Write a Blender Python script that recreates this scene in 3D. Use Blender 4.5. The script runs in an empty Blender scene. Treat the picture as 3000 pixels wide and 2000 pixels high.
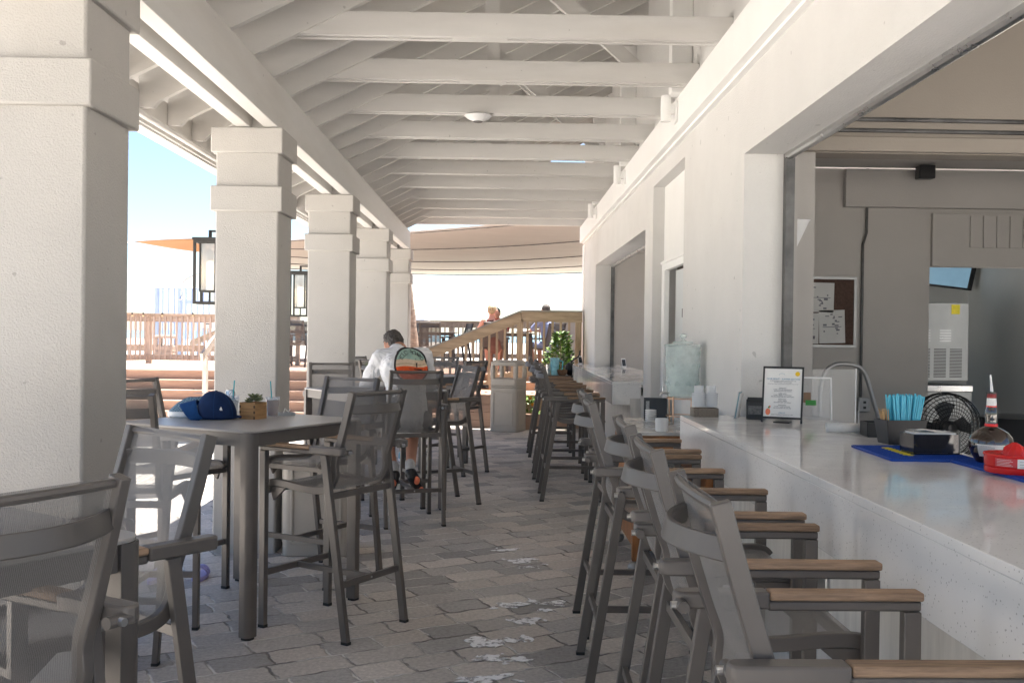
import bpy, math, random
from mathutils import Vector, Matrix, Euler
R = math.radians
rnd = random.Random(7)
S = bpy.context.scene
COL = S.collection

# ------------------------------------------------------------------ camera
cam = bpy.data.cameras.new('camera'); camo = bpy.data.objects.new('camera', cam); COL.objects.link(camo)
cam.sensor_width = 36.0; cam.lens = 34.8; cam.clip_start = 0.05; cam.clip_end = 6000
yaw, pitch, roll = -0.01172, -0.00758, 0.0128
camo.matrix_world = Matrix.Translation((0, 0, 1.55)) @ Matrix.Rotation(yaw, 4, 'Z') @ Matrix.Rotation(math.pi/2 + pitch, 4, 'X') @ Matrix.Rotation(roll, 4, 'Z')
S.camera = camo
# ------------------------------------------------------------------ world, sun, exposure
SUN_EL, SUN_AZ = 75.0, 14.0          # azimuth measured from +Y towards +X
w = bpy.data.worlds.new('World'); S.world = w; w.use_nodes = True
nt = w.node_tree; bg = nt.nodes['Background']
sk = nt.nodes.new('ShaderNodeTexSky'); sk.sky_type = 'NISHITA'; sk.sun_disc = False
sk.sun_elevation = R(SUN_EL); sk.sun_rotation = R(SUN_AZ)
sk.air_density = 0.85; sk.dust_density = 0.4; sk.ozone_density = 1.5
nt.links.new(sk.outputs[0], bg.inputs[0]); bg.inputs[1].default_value = 0.05
sun = bpy.data.lights.new('sun', 'SUN'); sun.energy = 5.0; sun.angle = R(0.5); sun.color = (1, 0.94, 0.87)
suno = bpy.data.objects.new('sun', sun); COL.objects.link(suno)
sd = Vector((math.sin(R(SUN_AZ))*math.cos(R(SUN_EL)), math.cos(R(SUN_AZ))*math.cos(R(SUN_EL)), math.sin(R(SUN_EL))))
suno.rotation_euler = sd.to_track_quat('Z', 'Y').to_euler()
S.view_settings.view_transform = 'Standard'; S.view_settings.look = 'None'
S.view_settings.exposure = 2.30; S.view_settings.gamma = 1.0
try:
    S.view_settings.use_white_balance = True; S.view_settings.white_balance_temperature = 6560; S.view_settings.white_balance_tint = 10
except Exception: pass
try:
    S.cycles.max_bounces = 10; S.cycles.diffuse_bounces = 6; S.cycles.transparent_max_bounces = 16
except Exception: pass

# world position of a measured image point (in 3000 x 2000 photo pixels) at distance d along the building
def at(px, py, d):
    dx, dy = px-1466, py-978
    return Vector(((dx+.0128*dy)*d/2900, d, 1.55+(-dy+.0128*dx)*d/2900))
# ------------------------------------------------------------------ mesh helpers
class MB:
    def __init__(s): s.v = []; s.f = []
    def add(s, vs, fs):
        o = len(s.v); s.v += [tuple(v) for v in vs]; s.f += [tuple(i+o for i in f) for f in fs]; return s
    def box(s, x0, x1, y0, y1, z0, z1, m=None):
        vs = [Vector((x, y, z)) for z in (z0, z1) for y in (y0, y1) for x in (x0, x1)]
        if m is not None: vs = [m @ v for v in vs]
        return s.add(vs, [(0,2,3,1),(4,5,7,6),(0,1,5,4),(2,6,7,3),(0,4,6,2),(1,3,7,5)])
    def cbox(s, c, d, m=None):
        return s.box(c[0]-d[0]/2, c[0]+d[0]/2, c[1]-d[1]/2, c[1]+d[1]/2, c[2]-d[2]/2, c[2]+d[2]/2, m)
    def bar(s, a, b, w, h, up=(0,0,1)):
        a = Vector(a); b = Vector(b); t = (b-a); L = t.length; t.normalize(); up = Vector(up)
        sd_ = t.cross(up)
        if sd_.length < 1e-4: sd_ = t.cross(Vector((0,1,0)))
        sd_.normalize(); u = sd_.cross(t)
        vs = []
        for p in (a, b):
            for (i, j) in ((-1,-1),(1,-1),(1,1),(-1,1)): vs.append(p + sd_*(i*w/2) + u*(j*h/2))
        return s.add(vs, [(0,1,2,3),(7,6,5,4),(0,4,5,1),(1,5,6,2),(2,6,7,3),(3,7,4,0)])
    def sweep(s, path, n, w, h):
        """rectangle swept along a planar path; w along n, h in the plane"""
        n = Vector(n).normalized(); P = [Vector(p) for p in path]; vs = []
        for i, p in enumerate(P):
            t = (P[min(i+1, len(P)-1)] - P[max(i-1, 0)]).normalized(); u = n.cross(t)
            for (a, b) in ((-1,-1),(1,-1),(1,1),(-1,1)): vs.append(p + n*(a*w/2) + u*(b*h/2))
        fs = [(0,1,2,3)]; k = len(P)
        for i in range(k-1):
            o = i*4
            for j in range(4): fs.append((o+j, o+4+j, o+4+(j+1) % 4, o+(j+1) % 4))
        o = (k-1)*4; fs.append((o+3,o+2,o+1,o)); return s.add(vs, fs)
    def tube(s, path, r, n=8, r2=None, caps=True):
        P = [Vector(p) for p in path]; k = len(P); vs = []; fs = []; prev = None
        for i, p in enumerate(P):
            t = (P[min(i+1, k-1)] - P[max(i-1, 0)]).normalized()
            a = prev if prev is not None else (Vector((0,0,1)) if abs(t.z) < .9 else Vector((1,0,0)))
            x = (a - t*a.dot(t)).normalized(); y = t.cross(x); prev = x
            rr = r if r2 is None else r + (r2-r)*i/(k-1)
            for j in range(n):
                an = 2*math.pi*j/n; vs.append(p + x*(rr*math.cos(an)) + y*(rr*math.sin(an)))
        for i in range(k-1):
            for j in range(n):
                fs.append((i*n+j, i*n+(j+1) % n, (i+1)*n+(j+1) % n, (i+1)*n+j))
        if caps:
            fs.append(tuple(reversed(range(n)))); fs.append(tuple(range((k-1)*n, k*n)))
        return s.add(vs, fs)
    def lathe(s, prof, c=(0,0,0), n=20, m=None, sx=1, sy=1):
        vs = []; fs = []; k = len(prof)
        for (r, z) in prof:
            for j in range(n):
                a = 2*math.pi*j/n; v = Vector((c[0]+r*sx*math.cos(a), c[1]+r*sy*math.sin(a), c[2]+z)); vs.append(m @ v if m is not None else v)
        for i in range(k-1):
            for j in range(n): fs.append((i*n+j, i*n+(j+1) % n, (i+1)*n+(j+1) % n, (i+1)*n+j))
        if prof[0][0] > 1e-5: fs.append(tuple(reversed(range(n))))
        if prof[-1][0] > 1e-5: fs.append(tuple(range((k-1)*n, k*n)))
        return s.add(vs, fs)
    def ell(s, c, r, m=None, n=14, k=9):
        pr = [(max(1e-6, math.sin(math.pi*i/k)), -math.cos(math.pi*i/k)) for i in range(k+1)]
        vs = []; fs = []
        for (a, z) in pr:
            for j in range(n):
                t = 2*math.pi*j/n; v = Vector((r[0]*a*math.cos(t), r[1]*a*math.sin(t), r[2]*z))
                if m is not None: v = m @ v
                vs.append(v + Vector(c))
        for i in range(k):
            for j in range(n): fs.append((i*n+j, i*n+(j+1) % n, (i+1)*n+(j+1) % n, (i+1)*n+j))
        return s.add(vs, fs)
    def cap(s, a, b, ra, rb, n=12):
        a = Vector(a); b = Vector(b); s.tube([a, b], ra, n, rb); s.ell(a, (ra,)*3, n=n, k=6); return s.ell(b, (rb,)*3, n=n, k=6)
    def prism(s, poly, z0, z1, m=None):
        n = len(poly); vs = [Vector((x, y, z0)) for x, y in poly] + [Vector((x, y, z1)) for x, y in poly]
        if m is not None: vs = [m @ v for v in vs]
        return s.add(vs, [tuple(reversed(range(n))), tuple(range(n, 2*n))] + [(i, (i+1) % n, n+(i+1) % n, n+i) for i in range(n)])
    def quad(s, a, b, c, d): return s.add([a, b, c, d], [(0,1,2,3)])
    def grid(s, fn, nu, nv):
        vs = [Vector(fn(i/nu, j/nv)) for j in range(nv+1) for i in range(nu+1)]
        return s.add(vs, [(j*(nu+1)+i, j*(nu+1)+i+1, (j+1)*(nu+1)+i+1, (j+1)*(nu+1)+i) for j in range(nv) for i in range(nu)])
    def build(s, name, mat, parent=None, bevel=0, smooth=True, solid=0, loc=None, rz=0, ang=35, seg=2):
        me = bpy.data.meshes.new(name); me.from_pydata([tuple(v) for v in s.v], [], s.f); me.update()
        me.materials.append(mat)
        if smooth:
            for p in me.polygons: p.use_smooth = True
            me.set_sharp_from_angle(angle=R(ang))
        o = bpy.data.objects.new(name, me); COL.objects.link(o)
        if parent is not None: o.parent = parent
        if loc is not None: o.location = loc; o.rotation_euler = (0, 0, rz)
        if solid:
            q = o.modifiers.new('thick', 'SOLIDIFY'); q.thickness = solid; q.offset = 0
        if bevel:
            q = o.modifiers.new('edges', 'BEVEL'); q.width = bevel; q.segments = seg; q.limit_method = 'ANGLE'; q.angle_limit = R(40)
        return o
def thing(name, label, cat, loc=(0,0,0), rz=0, group=None):
    o = bpy.data.objects.new(name, None); COL.objects.link(o); o.empty_display_size = .1
    o.location = loc; o.rotation_euler = (0, 0, rz); o['label'] = label; o['category'] = cat
    if group: o['group'] = group
    return o
def tag(o, label, cat, group=None):
    o['label'] = label; o['category'] = cat
    if group: o['group'] = group
    return o
def struct(o, kind='structure', label=None):
    o['kind'] = kind
    if label: o['label'] = label
    return o
def copy_tree(o, parent=None):
    c = o.copy(); COL.objects.link(c); c.parent = parent
    for ch in list(o.children): copy_tree(ch, c)
    return c
def dup(o, loc, rz, label, group=None):
    c = copy_tree(o); c.location = loc; c.rotation_euler = (0, 0, rz); c['label'] = label
    if group: c['group'] = group
    return c
def smoothpath(pts, n=6):
    """Catmull-Rom through pts"""
    P = [Vector(p) for p in pts]; out = []
    for i in range(len(P)-1):
        p0 = P[max(i-1,0)]; p1 = P[i]; p2 = P[i+1]; p3 = P[min(i+2, len(P)-1)]
        for k in range(n):
            t = k/n; out.append(.5*((2*p1)+(-p0+p2)*t+(2*p0-5*p1+4*p2-p3)*t*t+(-p0+3*p1-3*p2+p3)*t**3))
    out.append(P[-1]); return out
def rrect(w, d, r, n=4):
    out = []
    for (cx, cy, a0) in ((w/2-r, d/2-r, 0), (-w/2+r, d/2-r, 90), (-w/2+r, -d/2+r, 180), (w/2-r, -d/2+r, 270)):
        for k in range(n+1):
            a = R(a0+90*k/n); out.append((cx+r*math.cos(a), cy+r*math.sin(a)))
    return out
def text_mb(s, size, m, extrude=0.0004, align='CENTER'):
    cu = bpy.data.curves.new('t', 'FONT'); cu.body = s; cu.size = size; cu.align_x = align; cu.align_y = 'CENTER'; cu.extrude = extrude; cu.resolution_u = 2
    o = bpy.data.objects.new('t', cu); COL.objects.link(o)
    dg = bpy.context.evaluated_depsgraph_get(); me = bpy.data.meshes.new_from_object(o.evaluated_get(dg))
    vs = [m @ v.co for v in me.vertices]; fs = [tuple(p.vertices) for p in me.polygons]
    bpy.data.objects.remove(o); bpy.data.curves.remove(cu); bpy.data.meshes.remove(me)
    return vs, fs

# ------------------------------------------------------------------ materials
def nodes(name):
    m = bpy.data.materials.new(name); m.use_nodes = True; n = m.node_tree
    return m, n, n.nodes, n.links, n.nodes['Principled BSDF']
def mat(name, col, rough=.6, var=.08, vscale=6, bump=0, bscale=60, metal=0, spec=.5, coat=0, stretch=None, bdist=.004, dirt=0, alpha=1, trans=0, ior=1.45, emit=None, specks=0):
    m, t, N, L, b = nodes(name)
    tc = N.new('ShaderNodeTexCoord'); src = tc.outputs['Object']
    if stretch:
        mp = N.new('ShaderNodeMapping'); mp.inputs['Scale'].default_value = stretch; L.new(src, mp.inputs[0]); src = mp.outputs[0]
    b.inputs['Base Color'].default_value = (*col, 1); b.inputs['Roughness'].default_value = rough; b.inputs['Metallic'].default_value = metal
    b.inputs['Specular IOR Level'].default_value = spec; b.inputs['Alpha'].default_value = alpha
    b.inputs['Transmission Weight'].default_value = trans; b.inputs['IOR'].default_value = ior
    if coat: b.inputs['Coat Weight'].default_value = coat; b.inputs['Coat Roughness'].default_value = .05
    if emit: b.inputs['Emission Color'].default_value = (*emit[0], 1); b.inputs['Emission Strength'].default_value = emit[1]
    if var:
        no = N.new('ShaderNodeTexNoise'); no.inputs['Scale'].default_value = vscale; no.inputs['Detail'].default_value = 5; no.inputs['Roughness'].default_value = .6
        L.new(src, no.inputs['Vector'])
        cr = N.new('ShaderNodeValToRGB'); cr.color_ramp.elements[0].position = .3; cr.color_ramp.elements[1].position = .7
        cr.color_ramp.elements[0].color = (*[max(0, c*(1-var)) for c in col], 1); cr.color_ramp.elements[1].color = (*[min(1, c*(1+var)) for c in col], 1)
        L.new(no.outputs['Fac'], cr.inputs[0]); out = cr.outputs[0]
        if dirt:
            n2 = N.new('ShaderNodeTexNoise'); n2.inputs['Scale'].default_value = vscale*.23; n2.inputs['Detail'].default_value = 8; L.new(src, n2.inputs['Vector'])
            r2 = N.new('ShaderNodeMapRange'); r2.inputs[1].default_value = .52; r2.inputs[2].default_value = .75; r2.inputs[4].default_value = dirt; L.new(n2.outputs['Fac'], r2.inputs[0])
            mx = N.new('ShaderNodeMixRGB'); mx.blend_type = 'MULTIPLY'; mx.inputs[2].default_value = (.72,.66,.58,1); L.new(r2.outputs[0], mx.inputs[0]); L.new(out, mx.inputs[1]); out = mx.outputs[0]
        if specks:
            ns = N.new('ShaderNodeTexNoise'); ns.inputs['Scale'].default_value = specks; ns.inputs['Detail'].default_value = 1; L.new(tc.outputs['Object'], ns.inputs['Vector'])
            rs = N.new('ShaderNodeMapRange'); rs.inputs[1].default_value = .77; rs.inputs[2].default_value = .80; rs.inputs[4].default_value = .4; L.new(ns.outputs['Fac'], rs.inputs[0])
            ms = N.new('ShaderNodeMixRGB'); ms.inputs[2].default_value = (*[c*.35 for c in col], 1); L.new(rs.outputs[0], ms.inputs[0]); L.new(out, ms.inputs[1]); out = ms.outputs[0]
        L.new(out, b.inputs['Base Color'])
        rr = N.new('ShaderNodeMapRange'); rr.inputs[3].default_value = max(0, rough-.06); rr.inputs[4].default_value = min(1, rough+.08); L.new(no.outputs['Fac'], rr.inputs[0]); L.new(rr.outputs[0], b.inputs['Roughness'])
    if bump:
        nb = N.new('ShaderNodeTexNoise'); nb.inputs['Scale'].default_value = bscale; nb.inputs['Detail'].default_value = 4; L.new(src, nb.inputs['Vector'])
        bp = N.new('ShaderNodeBump'); bp.inputs['Strength'].default_value = bump; bp.inputs['Distance'].default_value = bdist; L.new(nb.outputs['Fac'], bp.inputs['Height']); L.new(bp.outputs[0], b.inputs['Normal'])
    return m
M = {}
M['stucco'] = mat('stucco', (.44,.422,.40), .9, .035, 3, .6, 140, bdist=.006, spec=.2, dirt=.45, specks=22)
M['wall'] = mat('wall_stucco', (.66,.65,.635), .9, .03, 2.5, .7, 120, bdist=.005, spec=.2, dirt=.22, specks=18)
M['white'] = mat('painted_wood', (.63,.615,.595), .55, .035, 2, .25, 30, spec=.35, stretch=(1,1,6), dirt=.4, specks=26)
M['trimw'] = mat('white_trim', (.86,.855,.84), .5, .02, 3, .12, 40, spec=.35, dirt=.08)
M['frame'] = mat('grey_metal', (.135,.121,.111), .42, .06, 9, .06, 400, metal=.25, spec=.5)
M['teak'] = mat('teak', (.35,.235,.155), .6, .35, 9, .3, 40, stretch=(14,1.2,14), spec=.3)
M['tabletop'] = mat('table_top', (.34,.32,.305), .30, .04, 5, 0, spec=.5)
M['deck'] = mat('deck_board', (.40,.27,.205), .7, .12, 4, .2, 60, spec=.3, stretch=(1,8,8))
M['oldwood'] = mat('weathered_wood', (.55,.48,.42), .85, .3, 3, .5, 30, stretch=(10,10,1.2), spec=.2)
M['oldwoodx'] = mat('weathered_wood_rail', (.53,.45,.38), .85, .3, 3, .5, 30, stretch=(1.2,10,10), spec=.2)
M['bin'] = mat('beige_plastic', (.46,.415,.36), .5, .04, 6, .2, 250, spec=.4)
M['black'] = mat('black_plastic', (.018,.018,.02), .35, .1, 6)
M['rubber'] = mat('rubber', (.02,.02,.02), .7, 0)
M['steel'] = mat('steel', (.55,.55,.55), .28, .06, 12, metal=1)
M['darksteel'] = mat('dark_steel', (.12,.12,.12), .5, .45, 6, .3, 30, metal=.5, dirt=.6)
M['lantern'] = mat('lantern_metal', (.05,.047,.044), .55, .08, 20, .1, 200, metal=.4)
M['greypaint'] = mat('grey_paint', (.43,.41,.39), .8, .04, 2, .35, 90, spec=.25, dirt=.1)
M['cream'] = mat('cream_wall', (.33,.295,.26), .85, .04, 2, .3, 90, spec=.25, dirt=.1)
M['backroom'] = mat('back_room_wall', (.60,.62,.62), .6, .03, 2, .1, 40)
M['sail'] = mat('sail_fabric', (.52,.49,.46), .9, .05, .8, .3, 200, spec=.1, stretch=(1,4,1))
M['orangesail'] = mat('orange_sail', (.30,.165,.09), .9, .05, 3, spec=.1)
M['bounce_sand'] = mat('bounce_sand', (.82,.79,.73), .95, .08, .4, .5, 4, bdist=.1)
M['bounce_sand2'] = mat('beach_sand', (.50,.47,.42), .95, .08, .4, .5, 4, bdist=.1)
M['blue'] = mat('pale_blue_paint', (.42,.50,.72), .6, .04, 6)
M['plywhite'] = mat('white_plastic', (.78,.78,.78), .4, .02, 8)
M['greentin'] = mat('greyduct', (.36,.36,.36), .45, .05, 8, metal=.6)

for _k in ('sail', 'orangesail'):
    _t = M[_k].node_tree; _b = _t.nodes['Principled BSDF']; _tr = _t.nodes.new('ShaderNodeBsdfTranslucent'); _mx = _t.nodes.new('ShaderNodeMixShader'); _mx.inputs[0].default_value = .16 if _k == 'sail' else .08
    _tr.inputs[0].default_value = (.52,.47,.42,1) if _k == 'sail' else (.62,.34,.18,1)
    _t.links.new(_b.outputs[0], _mx.inputs[1]); _t.links.new(_tr.outputs[0], _mx.inputs[2]); _t.links.new(_mx.outputs[0], [n for n in _t.nodes if n.type == 'OUTPUT_MATERIAL'][0].inputs[0])
# every piece a little different in tone
for _k, _a in (('teak', .28), ('frame', .12), ('white', .05)):
    _t = M[_k].node_tree; _b = _t.nodes['Principled BSDF']; _l = _b.inputs['Base Color'].links[0]; _src = _l.from_socket
    _oi = _t.nodes.new('ShaderNodeObjectInfo'); _mr = _t.nodes.new('ShaderNodeMapRange'); _mr.inputs[3].default_value = 1-_a; _mr.inputs[4].default_value = 1+_a*.7
    _sc = _t.nodes.new('ShaderNodeVectorMath'); _sc.operation = 'SCALE'; _t.links.new(_oi.outputs['Random'], _mr.inputs[0]); _t.links.new(_src, _sc.inputs[0]); _t.links.new(_mr.outputs[0], _sc.inputs['Scale']); _t.links.new(_sc.outputs[0], _b.inputs['Base Color'])

def sling_mat():
    m, t, N, L, b = nodes('mesh_fabric'); b.inputs['Base Color'].default_value = (.205,.189,.176,1); b.inputs['Roughness'].default_value = .55
    b.inputs['Specular IOR Level'].default_value = .5; b.inputs['Sheen Weight'].default_value = .25
    tc = N.new('ShaderNodeTexCoord')
    sp = N.new('ShaderNodeSeparateXYZ'); L.new(tc.outputs['UV'], sp.inputs[0])
    outs = []
    for ax, sc in ((0, 230*math.pi), (1, 520*math.pi)):
        a = N.new('ShaderNodeMath'); a.operation = 'MULTIPLY'; a.inputs[1].default_value = sc; L.new(sp.outputs[ax], a.inputs[0])
        s_ = N.new('ShaderNodeMath'); s_.operation = 'SINE'; L.new(a.outputs[0], s_.inputs[0])
        c = N.new('ShaderNodeMath'); c.operation = 'ABSOLUTE'; L.new(s_.outputs[0], c.inputs[0]); outs.append(c)
    mul = N.new('ShaderNodeMath'); mul.operation = 'MULTIPLY'; L.new(outs[0].outputs[0], mul.inputs[0]); L.new(outs[1].outputs[0], mul.inputs[1])
    mr = N.new('ShaderNodeMapRange'); mr.inputs[1].default_value = 0; mr.inputs[2].default_value = .9; mr.inputs[3].default_value = .84; mr.inputs[4].default_value = .36; L.new(mul.outputs[0], mr.inputs[0])
    L.new(mr.outputs[0], b.inputs['Alpha']); return m
M['sling'] = sling_mat()

def paver_mat():
    m, t, N, L, b = nodes('paving'); tc = N.new('ShaderNodeTexCoord')
    mp = N.new('ShaderNodeMapping'); mp.inputs['Rotation'].default_value = (0, 0, R(-29)); L.new(tc.outputs['Object'], mp.inputs[0])
    no = N.new('ShaderNodeTexNoise'); no.inputs['Scale'].default_value = 11; no.inputs['Detail'].default_value = 4; L.new(mp.outputs[0], no.inputs['Vector'])
    ad = N.new('ShaderNodeVectorMath'); ad.operation = 'SCALE'; ad.inputs['Scale'].default_value = .05; L.new(no.outputs['Color'], ad.inputs[0])
    a2 = N.new('ShaderNodeVectorMath'); a2.operation = 'ADD'; L.new(mp.outputs[0], a2.inputs[0]); L.new(ad.outputs[0], a2.inputs[1])
    br = N.new('ShaderNodeTexBrick'); L.new(a2.outputs[0], br.inputs['Vector']); br.offset = .42; br.squash = 1.35; br.squash_frequency = 2; br.offset_frequency = 2
    br.inputs['Color1'].default_value = (.0,.0,.0,1); br.inputs['Color2'].default_value = (1,1,1,1); br.inputs['Mortar'].default_value = (.5,.5,.5,1)
    br.inputs['Scale'].default_value = 1; br.inputs['Brick Width'].default_value = .272; br.inputs['Row Height'].default_value = .198; br.inputs['Mortar Size'].default_value = .010; br.inputs['Mortar Smooth'].default_value = .7; br.inputs['Bias'].default_value = 0
    cr = N.new('ShaderNodeValToRGB'); e = cr.color_ramp.elements; e[0].position = 0; e[0].color = (.30,.285,.27,1); e[1].position = 1; e[1].color = (.60,.555,.505,1)
    x = e.new(.5); x.color = (.50,.465,.425,1); x = e.new(.25); x.color = (.42,.40,.38,1); x = e.new(.75); x.color = (.54,.49,.44,1)
    L.new(br.outputs['Color'], cr.inputs[0])
    n2 = N.new('ShaderNodeTexNoise'); n2.inputs['Scale'].default_value = 45; n2.inputs['Detail'].default_value = 6; n2.inputs['Roughness'].default_value = .7; L.new(tc.outputs['Object'], n2.inputs['Vector'])
    n3 = N.new('ShaderNodeTexNoise'); n3.inputs['Scale'].default_value = 1.1; n3.inputs['Detail'].default_value = 5; L.new(tc.outputs['Object'], n3.inputs['Vector'])
    def mulramp(src, lo, hi, prev):
        r = N.new('ShaderNodeMapRange'); r.inputs[1].default_value = .3; r.inputs[2].default_value = .7; r.inputs[3].default_value = lo; r.inputs[4].default_value = hi; L.new(src, r.inputs[0])
        q = N.new('ShaderNodeVectorMath'); q.operation = 'SCALE'; L.new(prev, q.inputs[0]); L.new(r.outputs[0], q.inputs['Scale']); return q.outputs[0]
    c = mulramp(n2.outputs['Fac'], .74, 1.26, cr.outputs[0]); c = mulramp(n3.outputs['Fac'], .84, 1.14, c)
    mx = N.new('ShaderNodeMixRGB'); L.new(br.outputs['Fac'], mx.inputs[0]); L.new(c, mx.inputs[1])
    nm = N.new('ShaderNodeTexNoise'); nm.inputs['Scale'].default_value = 3.5; nm.inputs['Detail'].default_value = 4; L.new(tc.outputs['Object'], nm.inputs['Vector'])
    cm = N.new('ShaderNodeValToRGB'); cm.color_ramp.elements[0].position = .42; cm.color_ramp.elements[0].color = (.2,.185,.17,1); cm.color_ramp.elements[1].position = .56; cm.color_ramp.elements[1].color = (.72,.69,.65,1); L.new(nm.outputs['Fac'], cm.inputs[0]); L.new(cm.outputs[0], mx.inputs[2])
    L.new(mx.outputs[0], b.inputs['Base Color']); b.inputs['Roughness'].default_value = .62; b.inputs['Specular IOR Level'].default_value = .35
    inv = N.new('ShaderNodeMath'); inv.operation = 'SUBTRACT'; inv.inputs[0].default_value = 1; L.new(br.outputs['Fac'], inv.inputs[1])
    h2 = N.new('ShaderNodeMath'); h2.operation = 'MULTIPLY_ADD'; L.new(n2.outputs['Fac'], h2.inputs[0]); h2.inputs[1].default_value = .35; L.new(inv.outputs[0], h2.inputs[2])
    h3 = N.new('ShaderNodeMath'); h3.operation = 'MULTIPLY_ADD'; L.new(br.outputs['Color'], h3.inputs[0]); h3.inputs[1].default_value = .25; L.new(h2.outputs[0], h3.inputs[2])
    bp = N.new('ShaderNodeBump'); bp.inputs['Strength'].default_value = .9; bp.inputs['Distance'].default_value = .011; L.new(h3.outputs[0], bp.inputs['Height']); L.new(bp.outputs[0], b.inputs['Normal'])
    return m
M['paver'] = paver_mat()

def quartz_mat(name, col, speck, rough=.1, bigvein=0):
    m, t, N, L, b = nodes(name); tc = N.new('ShaderNodeTexCoord')
    vo = N.new('ShaderNodeTexVoronoi'); vo.inputs['Scale'].default_value = 95; L.new(tc.outputs['Object'], vo.inputs['Vector'])
    no = N.new('ShaderNodeTexNoise'); no.inputs['Scale'].default_value = 60; no.inputs['Detail'].default_value = 2; L.new(tc.outputs['Object'], no.inputs['Vector'])
    lt = N.new('ShaderNodeMath'); lt.operation = 'LESS_THAN'; lt.inputs[1].default_value = .24; L.new(vo.outputs['Distance'], lt.inputs[0])
    gt = N.new('ShaderNodeMath'); gt.operation = 'GREATER_THAN'; gt.inputs[1].default_value = .55; L.new(no.outputs['Fac'], gt.inputs[0])
    a = N.new('ShaderNodeMath'); a.operation = 'MULTIPLY'; L.new(lt.outputs[0], a.inputs[0]); L.new(gt.outputs[0], a.inputs[1])
    a2 = N.new('ShaderNodeMath'); a2.operation = 'MULTIPLY'; a2.inputs[1].default_value = speck; L.new(a.outputs[0], a2.inputs[0])
    mx = N.new('ShaderNodeMixRGB'); L.new(a2.outputs[0], mx.inputs[0]); mx.inputs[1].default_value = (*col, 1); mx.inputs[2].default_value = (.22,.21,.20,1)
    out = mx.outputs[0]
    n3 = N.new('ShaderNodeTexNoise'); n3.inputs['Scale'].default_value = 2.2; n3.inputs['Detail'].default_value = 8; n3.inputs['Distortion'].default_value = 1.6 if bigvein else .2; L.new(tc.outputs['Object'], n3.inputs['Vector'])
    r = N.new('ShaderNodeMapRange'); r.inputs[1].default_value = .35; r.inputs[2].default_value = .65; r.inputs[3].default_value = 1-.05-bigvein; r.inputs[4].default_value = 1.03; L.new(n3.outputs['Fac'], r.inputs[0])
    q = N.new('ShaderNodeVectorMath'); q.operation = 'SCALE'; L.new(out, q.inputs[0]); L.new(r.outputs[0], q.inputs['Scale']); L.new(q.outputs[0], b.inputs['Base Color'])
    b.inputs['Specular IOR Level'].default_value = .6
    n4 = N.new('ShaderNodeTexNoise'); n4.inputs['Scale'].default_value = 5; n4.inputs['Detail'].default_value = 6; n4.inputs['Distortion'].default_value = 1; L.new(tc.outputs['Object'], n4.inputs['Vector'])
    r4 = N.new('ShaderNodeMapRange'); r4.inputs[1].default_value = .4; r4.inputs[2].default_value = .7; r4.inputs[3].default_value = rough*.7; r4.inputs[4].default_value = rough+.10; L.new(n4.outputs['Fac'], r4.inputs[0]); L.new(r4.outputs[0], b.inputs['Roughness']); return m
M['quartz'] = quartz_mat('quartz_counter', (.90,.89,.875), .5, .07)
M['marble'] = quartz_mat('marble_top', (.56,.55,.53), 0, .14, .25)
M['stonepanel'] = mat('streaky_stone_panel', (.66,.64,.61), .45, .14, 3, .1, 40, stretch=(6,6,.7))
# ================================================================== SETTING
struct(MB().box(-3.5, 60, -4.5, 16.6, -.3, 0).build('patio_ground', M['paver'], smooth=False))
struct(MB().box(-200, -3.5, -60, 16.6, -.5, -.06).build('bounce_sand', M['bounce_sand'], smooth=False))  # pale ground added close to the columns to bounce sunlight indoors
struct(MB().box(-3.5, 60, -60, -4.5, -.5, -.06).build('bounce_sand', M['bounce_sand'], smooth=False))  # unseen pale ground added behind the camera for fill light
struct(MB().box(-200, 400, 16.6, 70, -.5, -.06).build('beach_ground', M['bounce_sand2'], smooth=False))
struct(MB().add([(-600,70,-.06),(600,70,-.06),(600,525,-3.3),(-600,525,-3.3),(-600,70,-1),(600,70,-1),(600,525,-5),(-600,525,-5)],[(0,1,2,3),(4,7,6,5),(0,4,5,1),(1,5,6,2),(2,6,7,3),(3,7,4,0)]).build('beach_slope', M['bounce_sand2'], smooth=False))
m, t, N, L, b = nodes('sea_water'); b.inputs['Base Color'].default_value = (.10,.22,.27,1); b.inputs['Roughness'].default_value = .25
M['sea'] = m
struct(MB().box(-3000, 3000, 520, 5500, -4.2, -3.2).build('sea', M['sea'], smooth=False))

# ------------------------------------------------------------------ pavilion building
pav = thing('beach_bar_pavilion', 'long open-sided white pavilion with stucco columns, exposed rafters and bar hatches', 'building', (0,0,0))
XW = 1.46                      # bar wall face
cols = [3.71, 6.905, 10.2, 13.47, 16.68]; W = .436; CX = -1.554 - W/2
COLT = 2.956
for i, y in enumerate([.46] + cols):
    cy = y + W/2; c = MB().box(CX-W/2, CX+W/2, cy-W/2, cy+W/2, -.02, COLT-.02).build('column', M['stucco'], pav, bevel=.012)
    for (z0, z1) in ((COLT-.175, COLT), (COLT-.58, COLT-.405)):
        MB().box(CX-W/2-.03, CX+W/2+.03, cy-W/2-.03, cy+W/2+.03, z0, z1).build('capital_band', M['stucco'], c, bevel=.008)
YA, YB = -1.3, 17.0            # roof extent
TB = 3.265
for (x0, x1) in ((-1.656, -1.556), (-1.85, -1.752)):
    MB().box(x0, x1, YA, 16.9, COLT+.004, TB).build('eave_beam', M['white'], pav, bevel=.004)
for y in [.46] + cols:
    MB().box(-1.75, -1.658, y+.03, y+.41, COLT+.01, TB-.06).build('spacer_block', M['white'], pav)
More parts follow.
